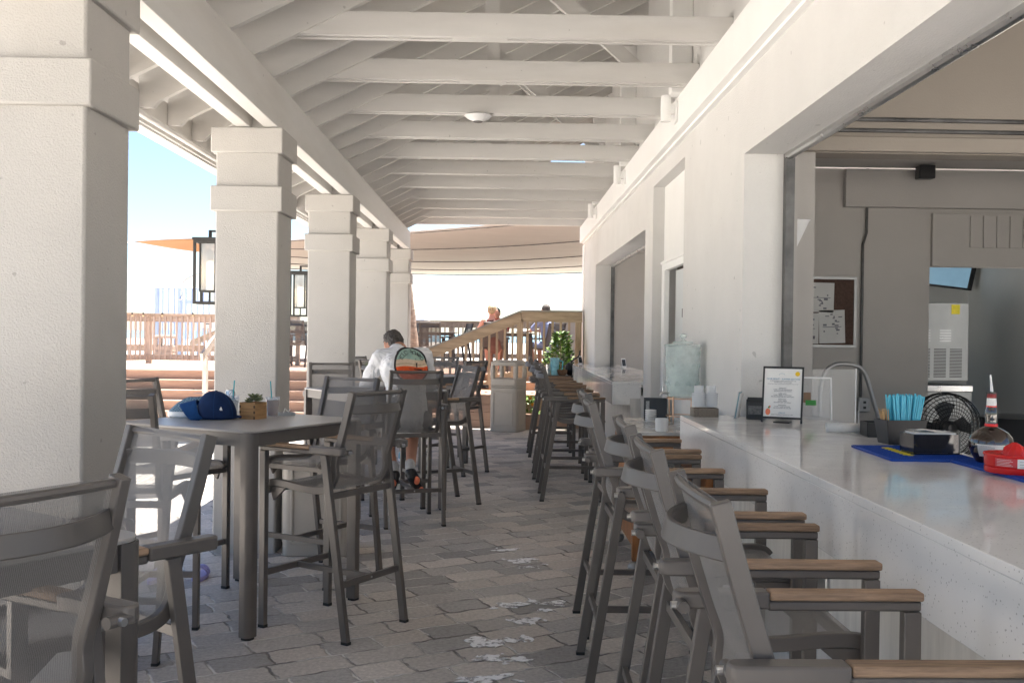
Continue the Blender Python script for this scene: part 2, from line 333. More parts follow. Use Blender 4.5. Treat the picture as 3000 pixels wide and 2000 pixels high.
# roof: rafter undersides follow z = 1.55 + 2.53 + .5 x
zr = lambda x: 4.08 + .5*x
XE = -2.30
rd = .235
ys = []
y = 6.304 - .54*13
while y < YB: ys.append(y); y += .54
def rafter(mb, yc, w=.045):
    # underside outline with level-cut tail
    P = [(XE, zr(XE)+.12), (XE, zr(XE)+.02), (XE+.09, zr(XE)+.02), (XE+.09+.04, zr(XE+.13)), (XW-.002, zr(XW)), (XW-.002, zr(XW)+rd), (XE, zr(XE)+rd)]
    n = len(P); vs = [(px, yc-w/2, pz) for px, pz in P] + [(px, yc+w/2, pz) for px, pz in P]
    return mb.add(vs, [tuple(range(n)), tuple(reversed(range(n, 2*n)))] + [((i+1) % n, i, n+i, n+(i+1) % n) for i in range(n)])
for y in ys: rafter(MB(), y).build('rafter', M['white'], pav, smooth=False)
# roof deck with boards running along the building
rdk = MB(); x = XE - .12; k = 0
while x < XW + .3:
    x1 = x + .138
    rdk.add([(x, YA-.2, zr(x)+rd+.003), (x1, YA-.2, zr(x1)+rd+.003), (x1, YB+.15, zr(x1)+rd+.003), (x, YB+.15, zr(x)+rd+.003),
             (x, YA-.2, zr(x)+rd+.028), (x1, YA-.2, zr(x1)+rd+.028), (x1, YB+.15, zr(x1)+rd+.028), (x, YB+.15, zr(x)+rd+.028)],
            [(0,3,2,1),(4,5,6,7),(0,1,5,4),(2,3,7,6),(0,4,7,3),(1,2,6,5)]); x = x1 + .006
rdk.build('roof_deck', M['white'], pav, smooth=False)
MB().add([(XE-.12, YA-.2, zr(XE-.12)+rd+.03), (XW+.4, YA-.2, zr(XW+.4)+rd+.03), (XW+.4, YB+.15, zr(XW+.4)+rd+.03), (XE-.12, YB+.15, zr(XE-.12)+rd+.03),
          (XE-.12, YA-.2, zr(XE-.12)+rd+.06), (XW+.4, YA-.2, zr(XW+.4)+rd+.06), (XW+.4, YB+.15, zr(XW+.4)+rd+.06), (XE-.12, YB+.15, zr(XE-.12)+rd+.06)],
         [(0,3,2,1),(4,5,6,7),(0,1,5,4),(2,3,7,6),(0,4,7,3),(1,2,6,5)]).build('roof', M['greentin'], pav, smooth=False)
ze = zr(XE)
MB().box(XE-.025, XE-.003, YA-.2, YB+.15, ze-.06, ze+.17).build('eave_fascia', M['white'], pav, smooth=False)
gt = MB(); gt.sweep([(XE-.028, YA-.2, ze-.02), (XE-.028, YB+.15, ze-.02)], (1,0,0), .004, .11)
gt.sweep([(XE-.075, YA-.2, ze-.072), (XE-.075, YB+.15, ze-.072)], (1,0,0), .09, .006); gt.sweep([(XE-.12, YA-.2, ze-.01), (XE-.12, YB+.15, ze-.01)], (1,0,0), .006, .12)
gt.build('gutter', M['white'], pav, smooth=False)
MB().tube([(XE+.06, YA, ze-.045), (XE+.06, YB, ze-.045)], .022, 8).build('conduit', M['white'], pav)
# ties (doubled boards), king posts, struts
TZ = 3.43
for k in range(-5, 11):
    y = 6.304 + 1.08*k
    j = MB()
    for yy in (y+.019, y+.095):
        j.box(-2.02, XW-.002, yy-.019, yy+.019, TZ, TZ+.155)
        xt = -2.02
    j.box(-.33, .02, y+.04, y+.074, TZ, TZ+.14); j.box(-1.9, -1.75, y+.04, y+.074, TZ, TZ+.14); j.box(XW-.12, XW-.003, y+.04, y+.074, TZ, TZ+.14)
    j.build('tie_beam', M['white'], pav, bevel=.003, seg=1)
    MB().box(-.125, -.035, y+.122, y+.165, TZ+.05, zr(-.08)-.002).build('king_post', M['white'], pav, smooth=False)
for (lx, k) in ((.97, 1), (.36, 2), (.64, 3), (.97, 4), (.5, 5), (.8, -1), (.5, 0)):
    y = 6.304 + 1.08*k + .2
    top = Vector((lx-.55*1.0, y, TZ+.6)); bot = Vector((lx+.05, y, TZ+.0))
    d = (top-bot).normalized(); bot2 = bot + Vector((0,0,.16))
    xx = lx - 1.0; L_ = (zr(lx)-TZ-.16)/1.5; tp = Vector((lx-L_, y, zr(lx-L_)-.03))
    MB().bar(bot2, tp, .04, .12, up=(0,1,0)).build('strut', M['white'], pav, smooth=False) if False else MB().bar(bot2, tp, .10, .045, up=(0,1,0)).build('strut', M['white'], pav, smooth=False)
# tall posts against the bar wall at every bay
for y in (4.4, 7.66, 10.9, 14.2):
    MB().box(1.30, XW-.003, y, y+.14, 3.43, zr(1.30)-.004).build('wall_post', M['trimw'], pav, smooth=False)
# fascia board on bar wall
MB().box(1.368, XW-.001, YA, 17.35, 3.155, 3.427).build('wall_beam', M['trimw'], pav, bevel=.004)
MB().box(1.42, XW-.0005, YA, 17.35, 3.135, 3.1548).build('wall_trim', M['trimw'], pav)
# bar wall with openings (built of butted blocks)
TW = .24; XI = XW + TW; HT = 5.2
wl = MB()
def wb(y0, y1, z0, z1): wl.box(XW, XI, y0, y1, z0, z1)
wb(5.97, 7.93, 0, 3.1); wb(9.55, 10.06, 0, 3.1); wb(15.3, 17.6, 0, 3.1)
wb(-4, 5.97, 2.655, 3.1); wb(10.06, 15.3, 2.63, 3.1); wb(7.93, 9.55, 2.985, 3.1)
wb(-4, 17.6, 3.1, HT)
wb(10.06, 15.3, 0, .93); wb(-4, 5.97, 0, .93)
wall = wl.build('bar_wall', M['wall'], pav, smooth=False)
# alcove back: beadboard above door
al = MB().box(1.585, XI-.002, 7.93, 9.55, 2.27, 2.985); 
y = 7.96
while y < 9.55: al.box(1.57, 1.586, y, y+.036, 2.272, 2.983); y += .042
al.build('beadboard_panel', M['trimw'], pav, smooth=False)
dr = MB(); dr.box(1.55, 1.60, 7.93, 9.55, 2.17, 2.27); dr.box(1.535, 1.56, 7.93, 9.55, 2.235, 2.26); dr.box(1.55, 1.60, 9.40, 9.55, 0, 2.17)
dr.box(1.55, 1.60, 7.931, 8.05, 0, 2.17)
dr.build('door_casing', M['trimw'], pav, bevel=.004)
dd = MB().box(1.66, 1.70, 8.05, 9.40, 0, 2.17).build('side_door', M['backroom'], pav)
MB().box(1.645, 1.66, 8.9, 8.98, 1.72, 1.80).build('door_plate', M['black'], dd)
# far pilaster end
MB().box(1.44, 1.459, 17.3, 17.61, 0, 3.13).build('corner_trim', M['trimw'], pav)
# roller-shutter tracks
for (ya, yb, hz) in ((-4, 5.97, 2.655), (10.06, 15.3, 2.63)):
    MB().box(XI-.002, XI+.05, yb-.06, yb+.004, .93, hz).build('shutter_track', M['darksteel'], pav, smooth=False)
    MB().box(XI+.05, XI+.075, yb-.035, yb-.005, .93, hz-.02).build('shutter_guide', M['greypaint'], pav, smooth=False)
    MB().tube([(XI+.02, ya, hz-.012), (XI+.02, yb-.03, hz-.012)], .028, 10).build('shutter_bar', M['steel'], pav)
# interior behind the near opening
kt = MB(); kt.box(XI, 5.6, 8.4, 8.5, 0, 2.20).build('x', M['greypaint']) if False else None
g = MB(); g.box(XI, 3.65, 8.4, 8.5, 0, 2.99); g.box(3.65, 5.6, 8.4, 8.5, 2.17, 2.99)
g.build('kitchen_rear_wall', M['greypaint'], pav, smooth=False)
g = MB(); g.box(2.9, 5.0, 8.33, 8.398, 2.66, 2.98); g.box(3.655, 5.2, 8.36, 8.3985, 2.17, 2.62); g.build('shutter_housing', M['greypaint'], pav, bevel=.004)
g = MB()
for k in range(9): g.box(3.97+.113*k, 3.97+.113*k+.098, 8.345, 8.36, 2.33, 2.60)
g.build('shutter_slats', M['greypaint'], pav, bevel=.002)
MB().box(XI-.001, 1.995, 6.3, 6.42, 0, 2.73).build('kitchen_pilaster', M['greypaint'], pav, smooth=False)
MB().box(XI, 5.6, 6.3, 6.5, 2.73, 4.3).build('kitchen_lintel', M['cream'], pav, smooth=False)
MB().box(XI-.01, 5.6, 6.25, 6.299, 2.735, 2.83).build('lintel_band', M['cream'], pav, bevel=.008)
for z in (2.875, 2.945):
    MB().tube([(XI+.05, 6.285, z), (5.5, 6.285, z-.01)], .014, 8).build('conduit', M['darksteel'], pav)
MB().tube([(3.10, 8.383, 2.99), (3.10, 8.383, 2.45), (3.07, 8.383, 2.35), (3.07, 8.383, 1.03)], .012, 8).build('conduit', M['darksteel'], pav)
MB().box(XI, 5.6, -4, 6.28, 3.6, 3.7).build('kitchen_ceiling', M['greypaint'], pav, smooth=False)
MB().box(XI, 5.6, 6.5, 8.4, 3.0, 3.1).build('kitchen_ceiling', M['greypaint'], pav, smooth=False)
MB().box(5.6, 5.7, 3.2, 8.4, 0, 3.7).build('kitchen_side_wall', M['backroom'], pav, smooth=False)  # unseen wall stops short, the open end added to let daylight in
MB().box(XI, 5.5, 11.6, 11.7, 0, 3.0).build('back_room_wall', M['backroom'], pav, smooth=False)
MB().box(5.5, 5.58, 9.6, 11.7, 0, 3.0).build('back_room_wall', M['backroom'], pav, smooth=False)  # starts late, leaving an unseen gap added to daylight the back room
MB().box(XI, 5.6, 11.7, 17.6, 0, .02).build('kitchen_floor', M['greypaint'], pav, smooth=False)
MB().box(XI, 5.6, -4, 11.6, 0.004, .02).build('kitchen_floor', M['greypaint'], pav, smooth=False)
MB().box(XI, 4.2, 17.5, 17.6, 0, 3.0).build('hatch_rear_wall', M['greypaint'], pav, smooth=False)
MB().box(XI, 5.6, 8.5, 17.6, 3.001, 3.1).build('kitchen_ceiling', M['greypaint'], pav, smooth=False)
MB().box(XI, 2.8, 9.7, 9.8, 0.02, 3.0).build('hatch_side_wall', M['cream'], pav, smooth=False)
# bar front panels below the counters
for (y0, y1) in ((-3, 5.98), (10.2, 16.4)):
    MB().box(1.35, XW-.002, y0, y1, 0, .9).build('bar_front', M['stonepanel'], pav, smooth=False)
MB().box(1.34, 1.3495, -3, 5.98, 0.0, .10).build('skirting', M['wall'], pav, smooth=False)
for y in (4.0,): 
    MB().box(1.335, 1.349, y, y+.12, .42, .60).build('outlet_cover', M['steel'], pav, bevel=.003)

# ------------------------------------------------------------------ counters
def counter(label, x0, y0, y1):
    t = thing('bar_counter', label, 'counter', (x0, y0, 0))
    MB().box(0, 1.97-x0, 0, y1-y0, 1.04, 1.07).build('countertop', M['quartz'], t, bevel=.003)
    a = MB().box(0.002, .03, 0.002, y1-y0-.002, .83, 1.0398); a.box(.03, .36, y1-y0-.03, y1-y0-.002, .83, 1.0398)
    if y0 > 5: a.box(.03, .30, 0.002, .03, .83, 1.0398)
    a.box(.03, .30, .03, y1-y0-.03, .83, .85)
    a.build('apron', M['quartz'], t, bevel=.002)
    return t
counter('long speckled white quartz bar counter running towards the camera beside the nearest stools', 1.10, -2.6, 6.02)
counter('far speckled white quartz bar counter below the half-open hatch', 1.165, 10.25, 16.5)
# ================================================================== BAR STOOLS AND TABLES
def uvmap(o, us, vs, nu):
    me = o.data; uv = me.uv_layers.new(name='UVMap')
    for lp in me.loops:
        i = lp.vertex_index % (nu+1); j = lp.vertex_index // (nu+1); uv.data[lp.index].uv = (us[i], vs[j])
RAIL = smoothpath([(0,-.287,1.25),(0,-.245,1.10),(0,-.205,.97),(0,-.178,.89),(0,-.178,.825),(0,-.148,.768),(0,-.08,.742),(0,.05,.744),(0,.18,.756),(0,.262,.753),(0,.288,.732)], 5)
def make_stool():
    t = thing('bar_stool', 'x', 'bar stool')
    F = M['frame']
    for s in (-1, 1):
        l = MB().box(s*.25-.015, s*.25+.015, .248, .288, .012, .9275).build('leg', F, t, bevel=.003)
        MB().box(s*.25-.0155, s*.25+.0155, .2475, .2885, 0, .016).build('foot_cap', M['rubber'], l)
        l = MB().bar((s*.235,-.287,.008), (s*.246,-.145,.93), .028, .040, up=(0,1,0)).build('leg', F, t, bevel=.003)
        MB().box(s*.235-.0148, s*.235+.0148, -.308, -.267, 0, .014).build('foot_cap', M['rubber'], l)
    for s in (-1, 1):
        b = MB().box(s*.25-.015, s*.25+.015, -.066, .288, .9285, .953)
        b.prism([(s*.25-.025, -.064), (s*.25+.025, -.064), (s*.25+.025, -.262), (s*.25+.018, -.276), (s*.25, -.282), (s*.25-.018, -.276), (s*.25-.025, -.262)], .9345, .974)
        a = b.build('armrest', F, t, bevel=.006)
        MB().box(s*.25-.0235, s*.25+.0235, -.0625, .2905, .9535, .9735).build('teak_inset', M['teak'], a, bevel=.005)
        MB().tube([(s*.252,-.268,.948),(s*.19,-.268,.948)], .0135, 12).build('hinge_pin', F, t)
        MB().tube([(s*.215,-.262,.948),(s*.215,-.292,.948)], .009, 10).build('bolt', M['steel'], t)
    for s in (-1, 1):
        MB().sweep([(s*.205, p.y, p.z) for p in RAIL], (1,0,0), .027, .038).build('side_rail', F, t, bevel=.003, ang=50)
    # top bar + bowed brace
    MB().tube([(x, -.283-.012*(1-(x/.195)**2), 1.236) for x in [-.195+.39*i/10 for i in range(11)]], .010, 8).build('top_bar', F, t)
    MB().sweep([(x, -.262-.078*(1-(x/.20)**2), 1.160) for x in [-.20+.40*i/14 for i in range(15)]], (0,.25,1), .046, .015).build('back_brace', F, t, bevel=.003, ang=50)
    MB().bar((-.236,-.17,.722), (.236,-.17,.722), .02, .032).build('cross_rail', F, t, bevel=.002); c = MB().bar((-.235,.268,.715), (.235,.268,.715), .02, .030)
    for s in (-1, 1):
        c.prism([(.24, .66), (.27, .735), (.15, .735)], s*.205-.008, s*.205+.008, Matrix(((0,0,1,0),(1,0,0,0),(0,1,0,0),(0,0,0,1))))
    c.build('seat_frame', F, t, bevel=.002)
    q = MB().bar((-.235,.268,.285), (.235,.268,.285), .02, .032); q.bar((-.222,-.243,.285), (.222,-.243,.285), .02, .032); q.bar((0,.258,.285), (0,-.233,.285), .02, .03)
    q.build('footrest', F, t, bevel=.002)
    MB().tube([(0,-.252,.285),(0,-.256,.285)], .006, 8).build('screw', M['steel'], t)
    nu = 8; P = RAIL; nv = len(P)-1; ar = [0]
    for i in range(nv): ar.append(ar[-1] + (P[i+1]-P[i]).length)
    def fn(u, v):
        j = min(nv, round(v*nv)); p = P[j]; x = -.193+.386*u; tt = (P[min(j+1,nv)]-P[max(j-1,0)]).normalized(); nn = Vector((0, tt.z, -tt.y))
        sag = .012*(1-(2*u-1)**2)*math.sin(math.pi*min(1, max(0, v)))
        q_ = Vector((x, p.y, p.z)) + nn*sag*(1 if True else -1)
        return q_
    o = MB().grid(fn, nu, nv).build('sling_fabric', M['sling'], t, ang=80)
    uvmap(o, [.386*i/nu for i in range(nu+1)], ar, nu)
    return t
stool0 = make_stool(); used = [False]
def stool(x, y, face, label, group=None, z=0):
    if not used[0]:
        used[0] = True; o = stool0; o.location = (x, y, z); o.rotation_euler = (0, 0, R(face-90)); o['label'] = label
        if group: o['group'] = group
        return o
    return dup(stool0, (x, y, z), R(face-90), label, group)
g1 = 'bar stools lined up along the near counter'
stool(.685, 2.00, 1, 'bar stool at the near counter closest to the viewer, cut by the bottom edge', g1)
stool(.70, 2.80, 0, 'second grey bar stool from the camera at the near counter, facing the blue bar mats', g1)
stool(.725, 3.50, -1, 'third grey bar stool from the camera, in front of the framed menu sign', g1)
stool(.695, 4.56, 0, 'fourth grey bar stool from the camera, just before the wooden serving cart', g1)
stool(.735, 5.28, 1, 'fifth grey bar stool from the camera, in front of the wooden serving cart', g1)
g2 = 'bar stools lined up along the far counter'
for y, dx, a, lb in ((9.42, 0, 0, 'nearest bar stool of the far row, at the blunt end of the far counter'),
                     (10.14, .01, 1, 'second bar stool of the far counter row'),
                     (10.82, -.02, -1, 'third bar stool of the far counter row'),
                     (11.68, .02, 0, 'fourth bar stool of the far counter row'),
                     (12.72, -.02, 1, 'fifth bar stool of the far counter row, before the pitcher'),
                     (13.45, .0, 0, 'last bar stool of the far counter row, nearest the leafy bush')):
    stool(.69+dx, y, a, lb, g2)
g3 = 'bar stools around the high tables'
stool(-1.124, 1.991, 151, 'large mesh-back bar stool in the lower left corner, seen from behind', g3)
stool(-1.17, 2.751, 230, 'mesh-back bar stool between the corner table and the table with the cap, facing left', g3)
stool(-.867, 5.26, 148, 'bar stool with its back to the walkway at the table with the cap and planter', g3)
stool(-1.81, 4.87, 90, 'bar stool half hidden by the first column, at the table with the cap', g3)
stool(-1.99, 5.87, -28, 'bar stool on the seaward side of the table with the cap, beside the sneaker', g3)
stool(-1.114, 6.30, 241, 'bar stool facing the camera across the table with the cap and drinks', g3)
stool(-.75, 8.155, 108, 'bar stool that the man in the white shirt is sitting on', g3)
stool(-.54, 9.06, 207, 'empty bar stool turned left beside the seated man, full back in view', g3)
stool(-1.56, 9.33, 284, 'empty bar stool against the third column left of the seated man', g3)
stool(-.50, 11.05, 148, 'dark bar stool close behind the empty one, before the beige waste bin', g3)
stool(-.82, 12.23, 250, 'bar stool facing the camera at the farthest high table, right of the man', g3)
stool(-1.55, 12.0, -32, 'bar stool on the column side of the farthest high table', g3)
stool(-1.22, 11.05, 58, 'bar stool on the near side of the farthest high table, hidden behind the man', g3)

def make_table():
    t = thing('high_table', 'x', 'table')
    MB().prism(rrect(.95, .95, .075, 6), 1.037, 1.049).build('tabletop', M['tabletop'], t, bevel=.003)
    a = MB()
    for k in range(4):
        a.box(-.402, .402, .437, .457, .967, 1.036, Matrix.Rotation(k*math.pi/2, 4, 'Z'))
    a.build('apron', M['frame'], t)
    for k in range(4):
        mm = Matrix.Rotation(k*math.pi/2, 4, 'Z') @ Matrix.Translation((.4345, .4345, 0))
        l = MB().prism([(-.030,-.030),(.033,-.030)] + [(.033*math.cos(R(q)), .033*math.sin(R(q))) for q in range(0, 91, 11)] + [(-.030,.033)], .012, 1.0365, mm).build('leg', M['frame'], t, bevel=.002)
        MB().prism(rrect(.058,.058,.02), 0, .0125, mm).build('foot_cap', M['rubber'], l)
    return t
tb = make_table(); tb.location = (-1.513, 2.307, 0); tb.rotation_euler = (0,0,R(55)); tb['label'] = 'square grey high table cut by the left edge, standing in front of the first column'; tb['group'] = 'square grey high tables'
g4 = 'square grey high tables'
dup(tb, (-1.425, 5.57, 0), R(61.3), 'square grey high table holding the blue cap, wooden planter and iced drinks', g4)
dup(tb, (-1.10, 8.76, 0), R(38), 'square grey high table the man in the white shirt is leaning on', g4)
dup(tb, (-1.0, 11.7, 0), R(58), 'farthest square high table under the roof, with a small green plant', g4)
# puddles of soapy water on the pavers
def blob(cx, cy, rx, ry, seed, n=22, rot=0):
    q = random.Random(seed); ph = [q.random()*6.28 for _ in range(4)]
    out = []
    for i in range(n):
        a = 2*math.pi*i/n; r = 1+.22*math.sin(2*a+ph[0])+.2*math.sin(3*a+ph[1])+.16*math.sin(5*a+ph[2])+.1*math.sin(8*a+ph[3])
        x = rx*r*math.cos(a); y = ry*r*math.sin(a); out.append((cx+x*math.cos(rot)-y*math.sin(rot), cy+x*math.sin(rot)+y*math.cos(rot)))
    return out
# ================================================================== DECK, RAILINGS, SAILS, BEACH
DZ = .82
def pave_boards(mb, x0, x1, y0, y1, z, w=.14, gap=.006, t=.03):
    y = y0
    while y < y1-.02:
        mb.box(x0, x1, y, min(y+w-gap, y1), z-t, z); y += w
dk = thing('wooden_deck', 'raised brown plank deck with a wide flight of steps, beyond the columns', 'deck')
fl = MB(); pave_boards(fl, -14, 1.44, 18.0, 26.7, DZ); pave_boards(fl, 1.44, 6, 17.7, 26.7, DZ); fl.build('deck_floor', M['deck'], dk, smooth=False)
MB().box(-14, 6, 18.1, 26.7, -.05, DZ-.035).build('deck_base', M['deck'], dk, smooth=False)
for k in range(5):
    y = 18.0 - .28*k; zt = DZ - .164*k
    x1 = -.46
    MB().box(-14, x1, y, y+.02, max(0, zt-.164), zt-.032).build('riser', M['deck'], dk, smooth=False)
    if k: 
        tr = MB(); tr.box(-14, x1, y-.025, y+.12, zt-.03, zt); tr.box(-14, x1, y+.126, y+.279, zt-.03, zt); tr.build('tread', M['deck'], dk, smooth=False)
    else: MB().box(-14, x1, y-.025, y-.001, zt-.03, zt).build('nosing', M['deck'], dk, smooth=False)
sk_ = MB()
for k in range(4): sk_.box(-.46, 1.42, 16.30, 16.33, .006+k*.128, .006+k*.128+.121)
for k in range(4): sk_.box(-.49, -.461, 16.30, 18.0, .006+k*.128, .006+k*.128+.121)
sk_.build('skirting', M['deck'], dk, smooth=False)
ld = MB(); pave_boards(ld, -.49, 1.42, 16.28, 17.72, .545); ld.build('landing', M['deck'], dk, smooth=False)
MB().box(-.46, 1.42, 17.70, 17.73, .52, .66).build('riser', M['deck'], dk, smooth=False); MB().box(-.46, 1.42, 17.68, 18.0, .66, .69).build('tread', M['deck'], dk, smooth=False)

def railing(a, b, h, label, sp=.121, zf=None, group='weathered wooden deck railings', posts=True, bm='oldwood', cap=True, top=.15):
    a = Vector(a); b = Vector(b); L_ = (b-a).length; u = (b-a)/L_
    t = thing('deck_railing', label, 'railing', a, 0, group)
    e = b-a
    MB().bar(Vector((0,0,h-top/2-.03)), e+Vector((0,0,h-top/2-.03)), .038, top).build('top_rail', M[bm+'x' if bm == 'oldwood' else bm], t)
    if cap: MB().bar(Vector((0,0,h-.015)), e+Vector((0,0,h-.015)), .14, .03).build('cap_board', M[bm+'x' if bm == 'oldwood' else bm], t)
    MB().bar(Vector((0,0,.13)), e+Vector((0,0,.13)), .038, .12).build('bottom_rail', M[bm+'x' if bm == 'oldwood' else bm], t)
    n = int(L_/sp); side = Vector((-u.y, u.x, 0))
    k = 0
    if e.y == 0 or abs(e.x) > abs(e.y): off = Vector((0,-.038,0))
    else: off = Vector((.038,0,0))
    for i in range(1, n):
        p = u*(i*sp) + off
        MB().box(p.x-.018, p.x+.018, p.y-.018, p.y+.018, p.z+.07, p.z+h-.06).build('baluster', M[bm], t, smooth=False)
        if i > 95: break
    if posts:
        m_ = max(1, round(L_/1.9))
        for i in range(m_+1):
            p = u*(L_*i/m_) - off*1.3
            MB().box(p.x-.045, p.x+.045, p.y-.045, p.y+.045, p.z-.3, p.z+h-.032).build('post', M[bm], t, smooth=False)
    return t
railing((-7.6, 21.5, DZ), (-4.4, 21.5, DZ), 1.075, 'weathered railing with string lights seen between the first two columns')
railing((-8.7, 19.7, DZ), (-7.56, 21.5, DZ), 1.075, 'short angled run of weathered railing next to the first column')
railing((-5.0, 26.6, DZ), (4.2, 26.6, DZ), 1.06, 'long weathered railing at the back edge of the deck, behind the dark chairs')
M['pine'] = mat('treated_pine', (.40,.31,.225), .75, .28, 3, .4, 30, stretch=(10,10,1.1), spec=.25)
M['pinex'] = mat('treated_pine_rail', (.39,.30,.215), .75, .30, 2.5, .4, 30, stretch=(1.0,9,9), spec=.25)
M['capgrey'] = mat('grey_cap_board', (.30,.28,.26), .8, .2, 4, stretch=(1,9,9))
# stair railing with sloping handrail
st = thing('stair_railing', 'pine stair railing whose handrail slopes down left from its top post', 'railing', (0, 17.2, 0))
zt = 1.94; xt = .36; xb = -1.55; zb = zt - (xt-xb)*.417
MB().bar((xb, 0, zb-.09), (xt, 0, zt-.09), .04, .175).build('handrail', M['pinex'], st)
MB().bar((xb, 0, zb+.012), (xt, 0, zt+.012), .12, .025).build('cap_board', M['capgrey'], st)
MB().bar((xt, 0, zt-.09), (1.42, 0, zt-.085), .04, .175).build('handrail', M['pinex'], st)
MB().bar((xt, 0, zt+.012), (1.42, 0, zt+.015), .12, .025).build('cap_board', M['capgrey'], st)
for x in (xt-.02, 1.36): MB().box(x-.055, x+.055, .025, .125, .545, zt-.01).build('post', M['pine'], st)
x = xt+.11; k = 0
while x < 1.30:
    MB().box(x-.02, x+.02, .021, .055, .80, zt-.17).build('baluster', M['pine'], st); x += .145
x = xt-.15
while x > xb+.05:
    zz = zt-(xt-x)*.417; MB().box(x-.02, x+.02, .021, .055, zz-1.08, zz-.15).build('baluster', M['pine'], st); x -= .135
MB().bar((xb, .04, zb-1.02), (xt, .04, zt-1.02), .035, .09).build('bottom_rail', M['pinex'], st)
MB().bar((xt+.05, .04, .86), (1.35, .04, .86), .035, .09).build('bottom_rail', M['pinex'], st)
# handrail beside the left steps
hr = thing('stair_railing', 'short weathered stair handrail beside the steps, left of the second column', 'railing', (0,0,0))
MB().bar((-4.90, 16.3, 1.10), (-4.90, 18.3, 1.90), .045, .14).build('handrail', M['oldwoodx'], hr)
MB().box(-4.93, -4.86, 16.45, 16.54, .0, 1.10).build('post', M['oldwood'], hr); MB().box(-4.93, -4.86, 18.05, 18.14, .82, 1.78).build('post', M['oldwood'], hr)

# string lights bulbs on the left railing
for i, px in enumerate((392, 424, 479, 568)):
    p = at(px, 924, 21.38 if px > 440 else 20.6)
    t = thing('string_light', ('small hanging bulb at the angled railing, nearest the first column', 'small hanging bulb just left of the railing corner post', 'small hanging bulb just right of the railing corner post', 'small hanging bulb on the railing nearest the second column')[i], 'light bulb', p, 0, 'string lights on the deck railing')
    MB().lathe([(.014, .01), (.016, .05), (.008, .06)], n=8).build('socket', M['black'], t)
    MB().lathe([(1e-6, -.035), (.016, -.02), (.018, -.005), (.012, .01)], n=8).build('bulb', mat('warm_bulb%d' % i, (.9,.75,.45), .2, 0), t)

# shade sails
def near(u): a = Vector((-5.4, 24.7, 3.80)); b = Vector((4.6, 16.7, 3.92)); return a.lerp(b, u) + Vector((.5, .6, 0))*math.sin(math.pi*u)*.5
def far(u): a = Vector((-7.6, 29.2, 3.44)); b = Vector((5.6, 27.2, 3.46)); return a.lerp(b, u) + Vector((0, 1, 0))*math.sin(math.pi*u)*3.9
def sailp(u, v): return near(u).lerp(far(u), v) + Vector((0,0,-.14*math.sin(math.pi*u)*math.sin(math.pi*v)))
sl = thing('shade_sail', 'large beige shade sail stretched over the deck', 'shade sail')
MB().grid(sailp, 30, 16).build('fabric', M['sail'], sl, solid=.004, ang=80)
for v in (0.02, .27, .52, .77, .99):
    MB().tube([sailp(i/30, v) - Vector((0,0,.012)) for i in range(31)], .014, 5).build('seam', M['darksteel'], sl)
os_ = thing('shade_sail', 'small orange triangular shade sail reaching a point left of the wall lantern', 'shade sail')
A = Vector((-5.17, 14, 2.78)); B = Vector((-4.0, 15, 2.93)); C_ = Vector((-4.9, 17.2, 2.87))
def tri(u, v):
    p = A.lerp(B.lerp(C_, v), u); return p + Vector((0, 0, .02*math.sin(math.pi*u)*(1-2*v)))
MB().grid(tri, 16, 6).build('fabric', M['orangesail'], os_, solid=.004, ang=80)
MB().tube([A, A+Vector((-.16, -.03, -.01))], .016, 6).build('shackle', M['steel'], os_)
# orange sail's anchor post is out of sight behind the first column; posts of the big sail
for i, (x, y, z) in enumerate(((4.9, 16.6, 4.0), (-5.5, 24.9, 3.9))):
    tag(MB().lathe([(.06, 0), (.06, z)], n=12).build('sail_post', M['white'], None, loc=(x, y, 0)), ('white steel post holding the sail beside the building', 'white steel post holding the sail above the deck')[i], 'post', 'posts of the shade sail')

# palm tree
M['bark'] = mat('palm_bark', (.34,.27,.22), .9, .35, 5, .9, 14, bdist=.03, stretch=(1,1,3))
M['frond'] = mat('palm_frond', (.07,.12,.03), .6, .3, 6)
pt = thing('palm_tree', 'slender palm tree trunk rising through the deck beside the last column', 'palm tree', (-1.70, 19.2, .8))
tk = MB(); path = [Vector((-.0-.09*t-.015*t*t, .05*t, t)) for t in [i*.22 for i in range(30)]]
prev = None
vs = []; n = 12
for i, p in enumerate(path):
    r = .165 - .0022*i + (.010 if i % 2 else 0)
    for j in range(n): a = 2*math.pi*j/n; vs.append((p.x+r*math.cos(a), p.y+r*math.sin(a), p.z))
tk.add(vs, [(i*n+j, i*n+(j+1) % n, (i+1)*n+(j+1) % n, (i+1)*n+j) for i in range(len(path)-1) for j in range(n)])
tk.build('trunk', M['bark'], pt)
tp = path[-1]
for k in range(14):
    f = MB(); a = k*2.4; el = .55 - .08*(k % 5)
    P = [tp + Vector((math.cos(a)*s, math.sin(a)*s, el*s - .20*s*s)) for s in [i*.2 for i in range(12)]]
    f.tube(P, .02, 5, .004)
    for i in range(2, 12):
        for sgn in (-1, 1):
            for w_ in (0, .5):
                base = P[i-1].lerp(P[i], w_); dr_ = Vector((-math.sin(a)*sgn, math.cos(a)*sgn, 0)); fw = Vector((math.cos(a), math.sin(a), -.25))
                tip = base + (dr_*.62 + fw*.35 + Vector((0,0,-.25)))*(.75*math.sin(math.pi*min(1, i/11.5))+.15)
                f.add([base, base+fw*.05, tip], [(0,1,2)])
    f.build('frond', M['frond'], pt, smooth=False)

